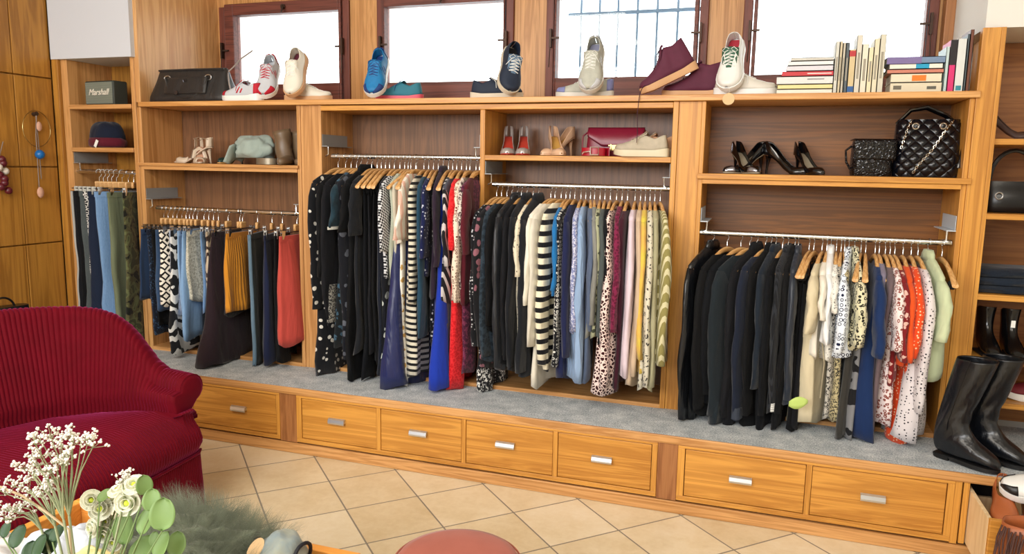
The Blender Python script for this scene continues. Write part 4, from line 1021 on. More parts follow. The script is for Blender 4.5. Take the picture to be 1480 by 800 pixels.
# ---- right unit shelf
Z3=1.487
pat=plain('black patent','#08080C',.08,coat=.5); gin=plain('grey insole','#9A907C',.5); 
shoe('black patent pump with silver toe, toe to the right','shoe',.235,at(1096,.03,Z3,248),-60,0,'pump',pat,gin,gin,group='black and silver pumps',accent=plain('silver toe','#9A9AA2',.2,.8))
shoe('black patent pump with silver toe, toe to the left','shoe',.235,at(1046,.09,Z3,248),-138,0,'pump',pat,gin,gin,group='black and silver pumps',accent=plain('silver toe','#9A9AA2',.2,.8))
shoe('plain black stiletto standing side on','shoe',.235,at(1172,.11,Z3,248),-30,0,'pump',pat,pat,plain('tan lining','#8A6A3C',.5),group='plain black stilettos')
shoe('plain black stiletto with its toe to the right','shoe',.235,at(1190,.03,Z3,248),-62,0,'pump',pat,pat,gin,group='plain black stilettos')
# black crocodile bag
croc=G('black crocodile leather'); v=croc.obj((1,1,1.3)); e=croc.n('ShaderNodeTexVoronoi',{'Vector':v,'Scale':75},feature='DISTANCE_TO_EDGE').outputs[0]
croc.P(col=H('#0B0B0F'),rough=.18); croc.bump(croc.M('MINIMUM',e,.25),.006,1.0)
def softbox(w,d,h,ex=.4,n=36,rows=10,bul=.1,top=.7,wt=1.0):
    mb=MB(); rs=[]
    for i in range(rows+1):
        k=i/rows; z=h*k; s=1+bul*math.sin(PI*min(1,k*1.15))-(.06 if i==0 else 0); dd=d*(1-(1-top)*k**2)*s; ww=w*(1+(wt-1)*k)*(1-(.04 if i in(0,rows) else 0))
        rs.append([(ww*math.copysign(abs(math.cos(a))**ex,math.cos(a)),dd*math.copysign(abs(math.sin(a))**(ex+.15),math.sin(a)),z+.001) for a in [2*PI*j/n for j in range(n)]])
    mb.rings(rs); return mb
a0,a1=at(1230,.1,Z3,230)[0],at(1289,.1,Z3,230)[0]
t=thing('crocodile_handbag','small black crocodile flap bag left of the quilted bag','handbag',((a0+a1)/2,.11,Z3),(0,0,.12))
link('bag_body',softbox((a1-a0)/2,.05,.150),croc.m,parent=t,smooth=60)
w=(a1-a0)/2
mb=MB(); mb.grid(lambda a,b:((a-.5)*2*(w+.004),.03-.085*min(1,b*2.2) if b<.45 else -.056-.004*math.sin(b*4),.155+.004*math.sin(b*3) if b<.45 else .155-.085*(b-.45)/.55),10,14); link('flap',mb,croc.m,parent=t,smooth=60,solid=.004)
link('clasp',MB().lathe([(.008,0),(.007,.004)],n=14).xf(Matrix.Translation((-.01,-.06,.066))@Matrix.Rotation(PI/2,4,'X')),plain('dark steel','#5A5A60',.3,1.0),parent=t)
mb=MB(); mb.tube([(-w-.002,0,.13),(-w-.025,0,.11),(-w-.022,-.01,.06),(-w-.002,-.0,.03)],.005,8); link('side_handle',mb,croc.m,parent=t)
quilt=G('black quilted leather'); M=quilt.M; tcq=quilt.n('ShaderNodeTexCoord').outputs['Object']; spq=quilt.n('ShaderNodeSeparateXYZ',{0:tcq}).outputs
q1=M('ABSOLUTE',M('SINE',M('MULTIPLY',M('ADD',spq[0],spq[2]),62))); q2=M('ABSOLUTE',M('SINE',M('MULTIPLY',M('SUBTRACT',spq[0],spq[2]),62)))
quilt.P(col=H('#0D0F16'),rough=.2); quilt.bump(M('POWER',M('MULTIPLY',q1,q2),.4),.008,1.0)
a0,a1=at(1291,.13,Z3,200)[0],at(1392,.13,Z3,200)[0]; w=(a1-a0)/2
t=thing('quilted_handbag','large black quilted shoulder bag with chain straps','handbag',((a0+a1)/2,.15,Z3),(0,0,-.05))
link('bag_body',softbox(w,.085,.245,ex=.45,bul=.12,top=.45,wt=.93),quilt.m,parent=t,smooth=60)
mb=MB(); mb.tube([(-w*.9,0,.23),(-w*.55,-.03,.285),(-w*.1,-.03,.295),(w*.45,-.02,.262),(w*.72,0,.235)],[.012,.014,.015,.014,.012],10,flat=.6); link('padded_handle',mb,pat,parent=t)
def chain(pts,nm,par,r=.0062):
    pts=[Vector(p) for p in pts]; ln=[0]
    for a,b in zip(pts,pts[1:]): ln.append(ln[-1]+(b-a).length)
    m=MB(); n=int(ln[-1]/.0105)
    for i in range(n):
        d=ln[-1]*i/n; k=max(j for j in range(len(ln)) if ln[j]<=d); k=min(k,len(pts)-2); p=pts[k].lerp(pts[k+1],(d-ln[k])/(ln[k+1]-ln[k])); tn=(pts[k+1]-pts[k]).normalized()
        sd=tn.cross(Vector((0,1,0))).normalized(); nn=sd if i%2 else tn.cross(sd)
        m.tube([p+tn*(r*1.15*math.cos(a))+nn*(r*.7*math.sin(a)) for a in [2*PI*j/8 for j in range(9)]],.0014,5,caps=False)
    return link(nm,m,plain('chain silver','#DAD6CC',.2,1.0),parent=par,smooth=60)
chain([(w*.62,-.065,.235),(w*.42,-.10,.20),(w*.1,-.115,.12),(-w*.3,-.115,.045),(-w*.42,-.11,.012)],'chain_strap',t)
chain([(-w*.55,-.07,.235),(-w*.66,-.095,.20),(-w*.74,-.10,.15),(-w*.8,-.105,.115)],'chain_strap',t)
for x in (w*.35,-w*.42): link('eyelet',MB().tube([(x+.012*math.cos(a),-.083,.215+.012*math.sin(a)) for a in [2*PI*j/12 for j in range(13)]],.003,6,caps=False),CHROME,parent=t)
mb=MB(); mb.tube([(w*.95,-.03,.23),(w*1.02,-.075,.15),(w*.88,-.10,.04)],.012,8,flat=.5); link('edge_strap',mb,pat,parent=t)
# ---- doctor bag on the ledge
a0,a1=at(212,.05,ZS,130)[0],at(332,.05,ZS,130)[0]; w=(a1-a0)/2
dl=fabric('solid','#232222',rough=.45,sheen=.05,wr=1.0)
t=thing('satchel_handbag','large dark grey leather satchel at the left end of the ledge','handbag',((a0+a1)/2,.11,ZS+.001),(0,0,-.02))
mb=MB(); rs=[]
for k,(z,ww,d) in enumerate(((0,.97,.078),(.01,1.0,.084),(.035,.985,.082),(.06,.95,.074),(.09,.905,.064),(.12,.87,.052),(.15,.845,.040),(.175,.83,.028),(.188,.815,.018),(.195,.79,.010))):
    rs.append([(w*ww*math.copysign(abs(math.cos(a))**.3,math.cos(a)),d*math.copysign(abs(math.sin(a))**.5,math.sin(a)),z) for a in [2*PI*j/40 for j in range(40)]])
mb.rings(rs); link('bag_body',mb,dl,parent=t,smooth=60)
mb=MB(); mb.tube([(-w*.80,-.022,.186),(0,-.024,.188),(w*.80,-.022,.186)],.006,8); link('top_frame',mb,dl,parent=t)
pk=MB(); pk.grid(lambda a,b:((a-.5)*w*1.02,-.060-.022*(1-b)-.003*math.sin(a*PI),.045+.095*b),12,8); link('front_pocket',pk,dl,parent=t,smooth=60,solid=.005)
for s in (-1,1):
    link('grommet',MB().tube([(s*w*.50+.017*math.cos(a)*1.3,-.052,.138+.014*math.sin(a)) for a in [2*PI*j/16 for j in range(17)]],.0035,8,caps=False),STEEL,parent=t)
mb=MB(); mb.tube([(w*.5*math.cos(a) if False else x,-.068-.018*(1-abs(x)/(w*.5)),z) for x,z in [(-w*.50,.136),(-w*.46,.095),(-w*.36,.055),(-w*.2,.030),(0,.022),(w*.2,.030),(w*.36,.055),(w*.46,.095),(w*.50,.136)]],.0065,10); link('handle',mb,dl,parent=t)
mb=MB(); mb.lathe([(.013,0),(.012,.004)],n=16); mb.xf(Matrix.Translation((-w*.18,-.088,.052))@Matrix.Rotation(PI/2,4,'X')); link('stud',mb,plain('dark steel','#5A5A60',.3,1.0),parent=t)
mb=MB(); mb.tube([(-.010,-.074,.112),(-.012,-.076,.124),(-.003,-.076,.122),(.0,-.076,.116),(.003,-.076,.122),(.012,-.076,.124),(.010,-.074,.112)],.002,6); link('emblem',mb,plain('dark steel','#5A5A60',.3,1.0),parent=t)
c0=onY(328,62,YB-.05)
mb=MB(); mb.tube([(w*.82,0,.17),(w*.90,.02,.20),(w*.97,.06,.25),(w*1.02,.15,.31)],.004,6); mb.tube([(w*.82,0,.17),(w*.93,-.03,.10),(w*1.0,-.04,.04),(w*1.04,-.04,.006)],.004,6); link('shoulder_strap',mb,plain('grey strap','#9C9088',.5),parent=t)
# ---- speaker and cap in the leftmost unit
sm_=G('grey green speaker grille'); z_=sm_.n('ShaderNodeSeparateXYZ',{0:sm_.n('ShaderNodeTexCoord').outputs['Object']}).outputs[2]; wv=sm_.M('SINE',sm_.M('MULTIPLY',z_,900)); sm_.P(col=sm_.mix(sm_.M('MULTIPLY_ADD',wv,.5,.5),H('#5E655A'),H('#8A9184')),rough=.7)
a=at(150,.10,1.827,130)
t=thing('portable_speaker','grey green ribbed speaker with white script on the top left shelf','speaker',(a[0],.12,1.827),(0,0,-.10))
link('cabinet',MB().box(-.125,.125,-.05,.05,.001,.147),plain('dark olive vinyl','#3A3F38',.6),parent=t,smooth=30,bevel=.008)
link('grille',MB().box(-.118,.118,-.055,-.0495,.009,.139),sm_.m,parent=t,smooth=30,bevel=.003)
text_mesh('logo','Marshall',.052,plain('cream lettering','#EFE9DC',.5),t,Matrix.Translation((.0,-.0565,.078))@Matrix.Rotation(PI/2,4,'X'),shear=.35,ext=.0015)
a=at(152,.10,1.573,200)
t=thing('knitted_cap','navy and maroon cap with a white paper tag','cap',(a[0],.12,1.573))
mb=MB(); rs=[]
for i in range(9):
    k=i/8; r=.115*math.cos(k*PI/2*.96)**.55; rs.append([(r*(1+.05*math.sin(5*b+k*4))*math.cos(b),r*.72*math.sin(b),.05+.105*math.sin(k*PI/2)+.006*math.sin(4*b)) for b in [2*PI*j/24 for j in range(24)]])
mb.rings(rs); link('crown',mb,fabric('solid','#131C30'),parent=t,smooth=180)
mb=MB(); rs=[]
for i,(z,r) in enumerate(((.001,.100),(.012,.122),(.040,.125),(.060,.112))): rs.append([(r*(1+.05*math.sin(4*b+i))*math.cos(b),r*.78*math.sin(b),z) for b in [2*PI*j/24 for j in range(24)]])
mb.rings(rs); link('band',mb,fabric('solid','#5A1426'),parent=t,smooth=180)
link('paper_tag',MB().box(-.010,.010,-.102,-.100,.004,.05).xf(Matrix.Rotation(.5,4,'Y')),plain('white card','#EDEDE8',.8),parent=t,smooth=0)
# ------------------------------------------------------------------ books
paper=plain('book pages','#DCD3BE',.9)
gb=['books in the left flat pile','books standing beside the left pile','books in the right flat pile','books standing at the right end']
def book(x0,x1,z0,z1,col,label,group,flat,dep=.16,y0=.03,lab=None,top=None):
    c=plain('cover '+col,col,.5)
    t=thing('book',label,'book',((x0+x1)/2,y0+dep/2,z0),group=group)
    L_=t.location
    cv=MB(); k=.0022
    if flat: cv.box(x0,x1,y0,y0+k,z0,z1); cv.box(x0,x1,y0,y0+dep,z0,z0+k); cv.box(x0,x1,y0,y0+dep,z1-k,z1)
    else: cv.box(x0,x1,y0,y0+k,z0,z1); cv.box(x0,x0+k*.7,y0,y0+dep,z0,z1); cv.box(x1-k*.7,x1,y0,y0+dep,z0,z1)
    link('cover',cv,c,parent=t,loc=L_,smooth=0)
    pg=MB().box(x0+.002,x1-.002,y0+k,y0+dep-.003,z0+.003,z1-.003) ; link('pages',pg,paper,parent=t,loc=L_,smooth=0)
    if lab:
        for (a,b,cc,dd,colr) in lab:
            link('spine_label',MB().box(x0+(x1-x0)*a,x0+(x1-x0)*b,y0-.0008,y0,z0+(z1-z0)*cc,z0+(z1-z0)*dd),plain('label '+colr,colr,.6),parent=t,loc=L_,smooth=0)
def zz_(u,v,Y=.03): return onY(u,v,Y).z
base=ZS+.001
zs0=zz_(1165,134)
def bz(v): return base+(134-v)*(zz_(1165,100)-zs0)/34.0
def bxx(u): return onY(u,110,.03).x
st1=[(134,127,1124,1204,'#E8E2D2','white book at the bottom of the left pile',None),(127,120,1125,1204,'#E2D696','pale yellow book second from the bottom',None),(120,108.5,1123,1204,'#DCDAD8','thick pale grey book under the red one',[(.55,.85,.55,.7,'#8A8A8E')]),
 (108.5,101,1130,1204,'#C02A34','red book in the left flat pile',[(.5,.97,.4,.6,'#F0D8D4')]),(101,93,1136,1203,'#D3D1DA','pale lilac book above the red one',None),(93,86.5,1138,1203,'#E4E4E4','white book with rounded spine near the pile top',None),(86.5,81.5,1142,1203,'#C9C7BE','thin grey book on top of the left pile',None)]
for i,(vb,vt,ul,ur,c,l,lab) in enumerate(st1): book(bxx(ul),bxx(ur),bz(vb)+.0003,bz(vt),c,l,gb[0],True,lab=lab)
vs_=[(1205,1210.5,60,'#CFCFC4','pale grey standing book nearest the left pile'),(1211,1215,60,'#C9BD9E','beige standing book, second from the left pile'),(1215.5,1219.5,62,'#BDB7A6','thin taupe standing book'),(1220,1225,62,'#4C565C','dark slate standing book'),(1225.5,1234.5,72,'#CDB98C','tan standing book with red top and blue foot'),(1235,1243,52,'#D2CDBE','tall grey cream book among the standing ones'),(1243.5,1252.5,65,'#E0DAC6','cream standing book right of the tall grey one'),(1253,1260,70,'#E4D8B4','shortest cream standing book'),(1260.5,1268,58,'#DDD4B8','ivory standing book second from the right'),(1268.5,1277,52,'#CFCBB8','tall pale book at the right of the standing row')]
for u0_,u1_,vt,c,l in vs_:
    lab=[(.0,1,.84,.97,'#B83438'),(.0,1,.03,.16,'#2E5E9A')] if 'tan standing' in l else [(.3,.7,.25,.7,'#9A9484')]
    book(bxx(u0_),bxx(u1_),base,bz(vt),c,l,gb[1],False,dep=.14,lab=lab)
st2=[(134,120,1288,1362,'#D9D0B6','cream book with dark stamps at the bottom right pile',[(.06,.22,.3,.7,'#6A6456'),(.72,.9,.3,.6,'#5A5A50')]),(120,107.5,1288,1361,'#DDD5BC','cream book with an orange label',[(.42,.7,.15,.8,'#E87A1E')]),(107.5,101.5,1282,1363,'#C47A66','salmon book in the right pile',None),(101.5,94,1285,1361,'#E6E2D6','white book with a cyan label',[(.5,.75,.1,.9,'#189AC4')]),(94,84.5,1280,1364,'#6E86A6','blue book with purple end on the right pile',[(.0,.6,.0,1,'#7A6C9E')])]
for vb,vt,ul,ur,c,l,lab in st2: book(bxx(ul),bxx(ur),bz(vb)+.0003,bz(vt),c,l,gb[2],True,lab=lab)
vs2=[(1364.5,1369.5,72,'#B8CCCC','thin pale teal book right of the right pile',None),(1370,1379.5,63,'#D0246E','pink and black book at the right end',[(0,1,.52,1,'#1A1418')]),(1380,1393,62,'#D6DAD8','thick white book with a teal foot',[(.2,.8,.03,.12,'#2E8A9A')]),(1393.5,1396.5,56,'#4A565E','thin dark blue grey book',None),(1397,1402,50,'#6A3A26','reddish brown book at the very end',None)]
for u0_,u1_,vt,c,l,lab in vs2: book(bxx(u0_),bxx(u1_),base,bz(vt),c,l,gb[3],False,lab=lab)
# ------------------------------------------------------------------ boots on the bench
bl_=G('black boot leather'); bl_.P(col=H('#0B0E14'),rough=.3,coat=.15); bl_.bump(bl_.noise(bl_.obj((1,1,.6)),22,3,.5,.5),.012,.5)
BP=[((.252,.018),(.252,.002),.012),((.244,.036),(.242,-.001),.028),((.215,.056),(.205,.004),.038),((.180,.074),(.165,.003),.043),((.150,.094),(.120,.003),.040),((.128,.116),(.078,.003),.035),((.116,.138),(.040,.003),.033),((.110,.158),(.010,.012),.033),((.108,.178),(-.004,.045),.034),((.107,.200),(-.006,.090),.035),((.108,.230),(-.004,.145),.037),((.113,.270),(-.008,.215),.044),((.120,.320),(-.014,.290),.052),((.124,.380),(-.018,.365),.057),((.126,.440),(-.020,.435),.060)]
def boot_mesh(sc,lean,zmax,lift=.017,n=28,wr=.0):
    rs=[]
    for i,(t_,b_,ry) in enumerate(BP):
        row=[]
        for j in range(n):
            a=2*PI*j/n; cx=(t_[0]+b_[0])/2+(t_[0]-b_[0])/2*math.cos(a); cz=(t_[1]+b_[1])/2+(t_[1]-b_[1])/2*math.cos(a); y=ry*math.copysign(abs(math.sin(a))**.9,math.sin(a))
            if i>4: q=wr*math.sin(cz*75+a*2+i)*(1 if cz<.28 else .35); cx+=q*math.cos(a); y+=q*math.sin(a)
            if cz>.25: cz=.25+(cz-.25)*(zmax-.25)/.19
            cx+=lean*max(0,cz-.10)/.34
            row.append(Vector((cx,y,cz+lift))*sc)
        rs.append(row)
    return rs
def boot(label,heel,ang,lean,h=.44,grp='black riding boots'):
    t=thing('riding_boot',label,'boot',heel,(0,0,ang),grp)
    rs=boot_mesh(1.0,lean,h,wr=.006); mb=MB(); mb.rings(rs,True,False); link('boot_leather',mb,bl_.m,parent=t,smooth=180,solid=.003,sub=1)
    so=MB(); r2=[]
    for s in [i/20 for i in range(21)]:
        w=lerp(s,[(0,.016),(.08,.028),(.35,.027),(.65,.040),(.85,.036),(.96,.020),(1,.006)]); x=.008+.246*s; z0=.016 if s<.30 else .003; r2.append([(x,-w,z0),(x,w,z0),(x,w,.019),(x,-w,.019)])
    so.rings(r2); link('sole',so,plain('black rubber','#0A0A0B',.6),parent=t,smooth=40)
    hp8=((0,-.6),(0,.6),(.3,1),(1,1),(1,-1),(.3,-1))
    link('heel',MB().rings([[(.010+.062*a_,b_*.029,0) for a_,b_ in hp8],[(.006+.066*a_,b_*.031,.016) for a_,b_ in hp8]]),plain('black rubber','#0A0A0B',.6),parent=t,smooth=40)
    sm=MB(); sm.tube([(sum((p.x for p in r),0)/len(r),min(p.y for p in r)-.001,sum((p.z for p in r),0)/len(r)) for r in rs[8:]],.0018,5); link('side_seam',sm,bl_.m,parent=t)
    return t
h0=onZ(1350,655,ZB); boot('tall black riding boot in front at the bench end',(h0.x-.005,-.185,ZB+.001),math.radians(-38),.085,h=.42)
boot('tall black riding boot behind the front one',(h0.x+.115,-.10,ZB+.001),math.radians(-38),.075,h=.42)
# ------------------------------------------------------------------ open drawer cabinet, right end
c=thing('drawer_cabinet','bench cabinet at the right edge with its drawer pulled open','drawer cabinet',(1.2,-B+.2,.06))
raw=wood('raw pine','#F0D8B0','#D8B888',axis='Z')
part('carcass',MB().box(.805,.825,-B+.004,DP-.05,.066,.3165).box(1.62,1.64,-B+.004,DP-.05,.066,.3165).box(.825,1.62,-B+.3,-B+.31,.066,.3165),honey('Z'),c,smooth=0)
part('shade_panel',MB().box(.826,1.619,-B+.28,-B+.298,.068,.315),BLACKM,c,smooth=0)  # black sheet painting the shade behind the pulled-out drawer
dr=part('drawer',MB().box(.829,.843,-.618,-.15,.07,.285).box(1.58,1.594,-.618,-.15,.07,.285).box(.843,1.58,-.612,-.15,.075,.085).box(.843,1.58,-.165,-.15,.085,.19),raw,c,smooth=0,bevel=.001)
link('drawer_front',MB().box(.829,1.6,-.638,-.6185,.066,.292),honey('X'),parent=dr,loc=c.location,smooth=0,bevel=.003)
hb=MB(); hb.prism([(0,.010),(-.016,.008),(-.020,-.004),(-.014,-.011),(-.012,.004),(0,.006)],-.05,.05,lambda p,q,d:(1.2+d,-.638+p,.18+q)); link('handle',hb,hm,parent=dr,loc=c.location,smooth=30)
bro=plain('cognac leather','#A65A30',.4,nz=20); dbr=plain('dark brown suede','#4A2C24',.8,nz=40)
# shoes in it
shoe('cognac brown loafer at the left of the open drawer','shoe',.27,(.895,-.585,.235),-100,12,'flat',bro,plain('brown sole','#5A3018',.6),plain('tan insole','#B98A4A',.5),name='loafer')
shoe('cognac brown loafer second from the left in the open drawer','shoe',.26,(1.0,-.57,.20),-100,12,'flat',bro,plain('brown sole','#5A3018',.6),plain('tan insole','#B98A4A',.5),name='loafer')
t=thing('fringed_boot','brown fringed lace up ankle boot in front of the open drawer','boot',(onY(1478,760,-.74).x,-.74,.0),(0,0,.35)); t.scale=(1.15,1.15,1.36)
mb=MB(); rs=[]
for i in range(12):
    q=i/11; z=.004+.245*q; rs.append([((.060+.004*math.sin(4*a+q*8))*(1.35-.35*q)*math.cos(a)+.01*q,(.052+.004*math.sin(3*a))*math.sin(a)*(1.2-.2*q),z) for a in [2*PI*j/28 for j in range(28)]])
mb.rings(rs,True,False); link('boot_leather',mb,bro,parent=t,smooth=180,solid=.004)
fr_=MB(); rr=random.Random(4)
for i in range(60):
    a=-PI*.95+i/60*PI*1.3; r=.068+rr.uniform(0,.008); z=.25-rr.uniform(0,.02); x,y=r*math.cos(a),r*.9*math.sin(a)
    fr_.tube([(x,y,z),(x*1.15+rr.uniform(-.008,.008),y*1.15,z-.03),(x*1.2+rr.uniform(-.014,.014),y*1.22+rr.uniform(-.01,.01),z-.085-rr.uniform(0,.03))],.0026,5)
link('fringe',fr_,dbr,parent=t,smooth=60)
lc=MB()
for k in range(6):
    z=.05+.028*k; lc.tube([(-.05,-.055,z),(.0,-.070,z+.010),(.045,-.055,z)],.003,6); lc.tube([(-.04,-.058,z),(.0,-.073,z+.014),(.04,-.058,z+.028)],.0028,6)
link('laces',lc,plain('orange brown lace','#C8783C',.6),parent=t,smooth=60)
q=onY(1447,703,-.44); shoe('white trainer with black caps lying over the open drawer','shoe',.28,(q.x,-.44,q.z-.02),172,6,'sneaker',wh,whs,whs,accent=plain('black leather','#101012',.4),roll=-.35,W=1.15)
# ------------------------------------------------------------------ far right column contents
def px(u,v,Y): return onY(u,v,Y)
suede=plain('dark brown leather','#3C2216',.55)
shoe('dark brown heeled shoe on the top right shelf','shoe',.235,(px(1500,190,.16).x,.12,1.649),-25,0,'pump',suede,suede,drk,W=1.1)
t=thing('handbag','black leather handbag with round handle on the right column','handbag',(px(1462,300,.12).x,.15,1.345))
link('bag_body',softbox(.115,.06,.13,ex=.6,bul=.15),plain('black soft leather','#0C0C0F',.3),parent=t,smooth=60)
link('handle',MB().tube([(.085*math.cos(a),0,.14+.12*math.sin(a)) for a in [PI*j/14 for j in range(15)]],.009,8),plain('black soft leather','#0C0C0F',.3),parent=t)
link('ring',MB().tube([(-.06+.014*math.cos(a),-.067,.07+.014*math.sin(a)) for a in [2*PI*j/12 for j in range(13)]],.003,6,caps=False),STEEL,parent=t)
for k,(z,cc,lab) in enumerate(((0,'#0E131C','folded blackish jeans at the bottom of the right column pile'),(.034,'#121A26','folded dark jeans in the middle of the pile'),(.068,'#0C0F16','folded dark jeans on top of the pile'))):
    t=thing('folded_jeans',lab,'jeans',(px(1450,410,.15).x+.03,.17,1.008+z),group='folded dark jeans')
    mb=MB(); rs=[]
    for i in range(3):
        pass
    def fn(a,b): return ((a-.5)*.34,(b-.5)*.26,.030+.003*math.sin(a*9+k*2)+.003*math.sin(b*8+a*3))
    mb=MB(); rr2=[]
    for i in range(17):
        a=i/16; x=(a-.5)*.34
        rr2.append([(x,-.13+.006*math.sin(a*11+k),.002),(x,-.140,.016+.003*math.sin(a*8+k)),(x,-.128,.031),(x,0,.032+.002*math.sin(a*14)),(x,.128,.031),(x,.13,.002)])
    mb.rings(rr2); link('folded_denim',mb,fabric('denim',cc,'#1E2A3A'),parent=t,smooth=60)
bp=plain('black shiny leather','#08080A',.2)
def ank(label,u,hh,Yd,tag_=False,grp='black ankle boots'):
    t=thing('ankle_boot',label,'boot',(px(u,510,Yd).x,Yd,.738),(0,0,-PI/2+.05),grp)
    mb=MB(); rs=[[p for p in r] for r in boot_mesh(.80,0,.25,lift=.012)[:12]]; rs=[[Vector((p.x-.05,p.y,p.z)) for p in r] for r in rs]
    mb.rings(rs,True,False); link('boot_leather',mb,bp,parent=t,smooth=180,solid=.003,sub=1)
    link('sole',MB().box(-.052,.145,-.030,.030,.001,.012),plain('black rubber','#0A0A0B',.6),parent=t,smooth=30,bevel=.01)
    if tag_: link('price_sticker',MB().box(.040,.0415,-.010,.006,.13,.160),plain('white card','#EDEDE8',.8),parent=t,smooth=0)
ank('black ankle boot at the left of the lower right shelf',1420,.19,.10); ank('black ankle boot with a small white sticker',1455,.20,.08,True); ank('black ankle boot cut by the right picture edge',1492,.19,.10)
rd=plain('dark red suede','#6E1420',.7)
shoe('dark red trainer with white sole on the lowest right shelf','shoe',.27,(px(1452,580,.08).x,.10,.551),176,0,'sneaker',rd,whs,drk,group=None)
# ------------------------------------------------------------------ things on and by the cupboards
xk=-4.150
def cz(u,v): p=onX(u,v,xk); return p.y,p.z
y_,z_=cz(48,165)
t=thing('necklace','hoop and cord necklace with a blue bead hanging on the cupboard','necklace',(xk,y_,z_))
brs=plain('old brass','#B09A66',.3,1.0)
link('wall_peg',MB().tube([(0,0,0),(.03,0,.004)],.012,12),plain('dark knob','#3A2A20',.4),parent=t)
link('hoop',MB().tube([(.020,.09*math.cos(a),-.085+.105*math.sin(a)) for a in [2*PI*j/36 for j in range(37)]],.0022,6,caps=False),brs,parent=t)
link('cord',MB().tube([(.02,0,0),(.02,.004,-.15),(.02,.006,-.38)],.003,6),plain('grey cord','#8A7C74',.8),parent=t)
link('cord',MB().tube([(.026,0,-.0),(.024,-.012,-.12),(.022,-.014,-.44)],.003,6),plain('grey cord','#8A7C74',.8),parent=t)
link('bead',MB().sphere((.03,0,-.235),.028),plain('blue bead','#1468B0',.3),parent=t)
link('shell_pendant',MB().sphere((.028,.01,-.07),.018,sc=(.6,1,1.6)),plain('pink shell','#D8A890',.5),parent=t)
link('shell_pendant',MB().sphere((.028,-.012,-.46),.022,sc=(.6,1,1.5)),plain('pink shell','#D8A890',.5),parent=t)
y_,z_=cz(-3,225)
t=thing('necklace','dark red and white bead necklace at the left picture edge','necklace',(xk,y_,z_))
link('cord',MB().tube([(.01,-.03,.08),(.012,0,.0),(.01,.03,.08)],.003,6),plain('grey cord','#8A7C74',.8),parent=t)
rr=random.Random(3)
for k in range(9): link('bead',MB().sphere((.02+rr.uniform(0,.02),rr.uniform(-.03,.03),-.02-.022*k),.022),plain('wine bead' if k not in(2,3) else 'ivory bead','#5A1420' if k not in(2,3) else '#E0D8CC',.35),parent=t)
y_,z_=cz(0,440)
t=thing('handbag','small black handbag standing by the cupboards behind the sofa','handbag',(-3.95,onX(4,440,-3.95).y,0),(0,0,1.3))
pz=onX(4,430,-3.95).z
link('bag_body',softbox(.13,.06,pz-.05,ex=.5),plain('black soft leather','#0C0C0F',.3),parent=t,smooth=60)
link('handle',MB().tube([(.06*math.cos(a),0,pz-.07+.07*math.sin(a)) for a in [PI*j/12 for j in range(13)]],.006,8),plain('black soft leather','#0C0C0F',.3),parent=t)
# ------------------------------------------------------------------ sofa
vel=G('wine red corduroy velvet'); uvn=vel.obj((1,1,1)); nn=vel.noise(uvn,9,3)
vel.P(col=vel.mix(nn,H('#4E0009'),H('#6A0216')),rough=.75); vel.b.inputs['Sheen Weight'].default_value=.5; vel.b.inputs['Sheen Roughness'].default_value=.35; vel.b.inputs['Sheen Tint'].default_value=(1,.14,.5,1)
vel.P(spec=.12); vel.bump(vel.noise(uvn,420,2),.0008,.5)
so=thing('sofa','wine red corduroy sofa with curved back and fringed skirt','sofa',(-2.6,-1.80,0))
YC=-1.80; HL=.80  # half length
def U_path(n):
    # right arm front (x=-2.25,y=-1.08) -> corner -> back -> mirrored ; inner line at seat height
    ctrl=[(-2.33,-1.125),(-2.40,-1.12),(-2.50,-1.13),(-2.63,-1.18),(-2.74,-1.27),(-2.82,-1.42),(-2.865,-1.60),(-2.88,YC)]
    ctrl=ctrl+[(x,2*YC-y) for x,y in ctrl[-2::-1]]
    # catmull
    out=[]
    m=len(ctrl)-1
    for i in range(n+1):
        f=i/n*m; k=min(int(f),m-1); t_=f-k
        P0=Vector((*ctrl[max(k-1,0)],0)); P1=Vector((*ctrl[k],0)); P2=Vector((*ctrl[k+1],0)); P3=Vector((*ctrl[min(k+2,m)],0))
        out.append(.5*((2*P1)+(P2-P0)*t_+(2*P0-5*P1+4*P2-P3)*t_*t_+(3*P1-P0-3*P2+P3)*t_**3))
    # resample by length
    L=[0]
    for a,b in zip(out,out[1:]): L.append(L[-1]+(b-a).length)
    return out,L
pts,Ls=U_path(200); TL=Ls[-1]
def pat_at(d):
    d=max(0,min(TL,d)); k=max(0,min(len(Ls)-2,next((i for i in range(len(Ls)-1) if Ls[i+1]>=d),len(Ls)-2)))
    q=(d-Ls[k])/(Ls[k+1]-Ls[k]); p=pts[k].lerp(pts[k+1],q); tn=(pts[min(k+3,200)]-pts[max(k-2,0)]).normalized(); return p,Vector((-tn.y,tn.x,0))
PITCH_=.0155; nrib=int(TL/PITCH_); spr=5
cols=nrib*spr
mb=MB(); rs=[]
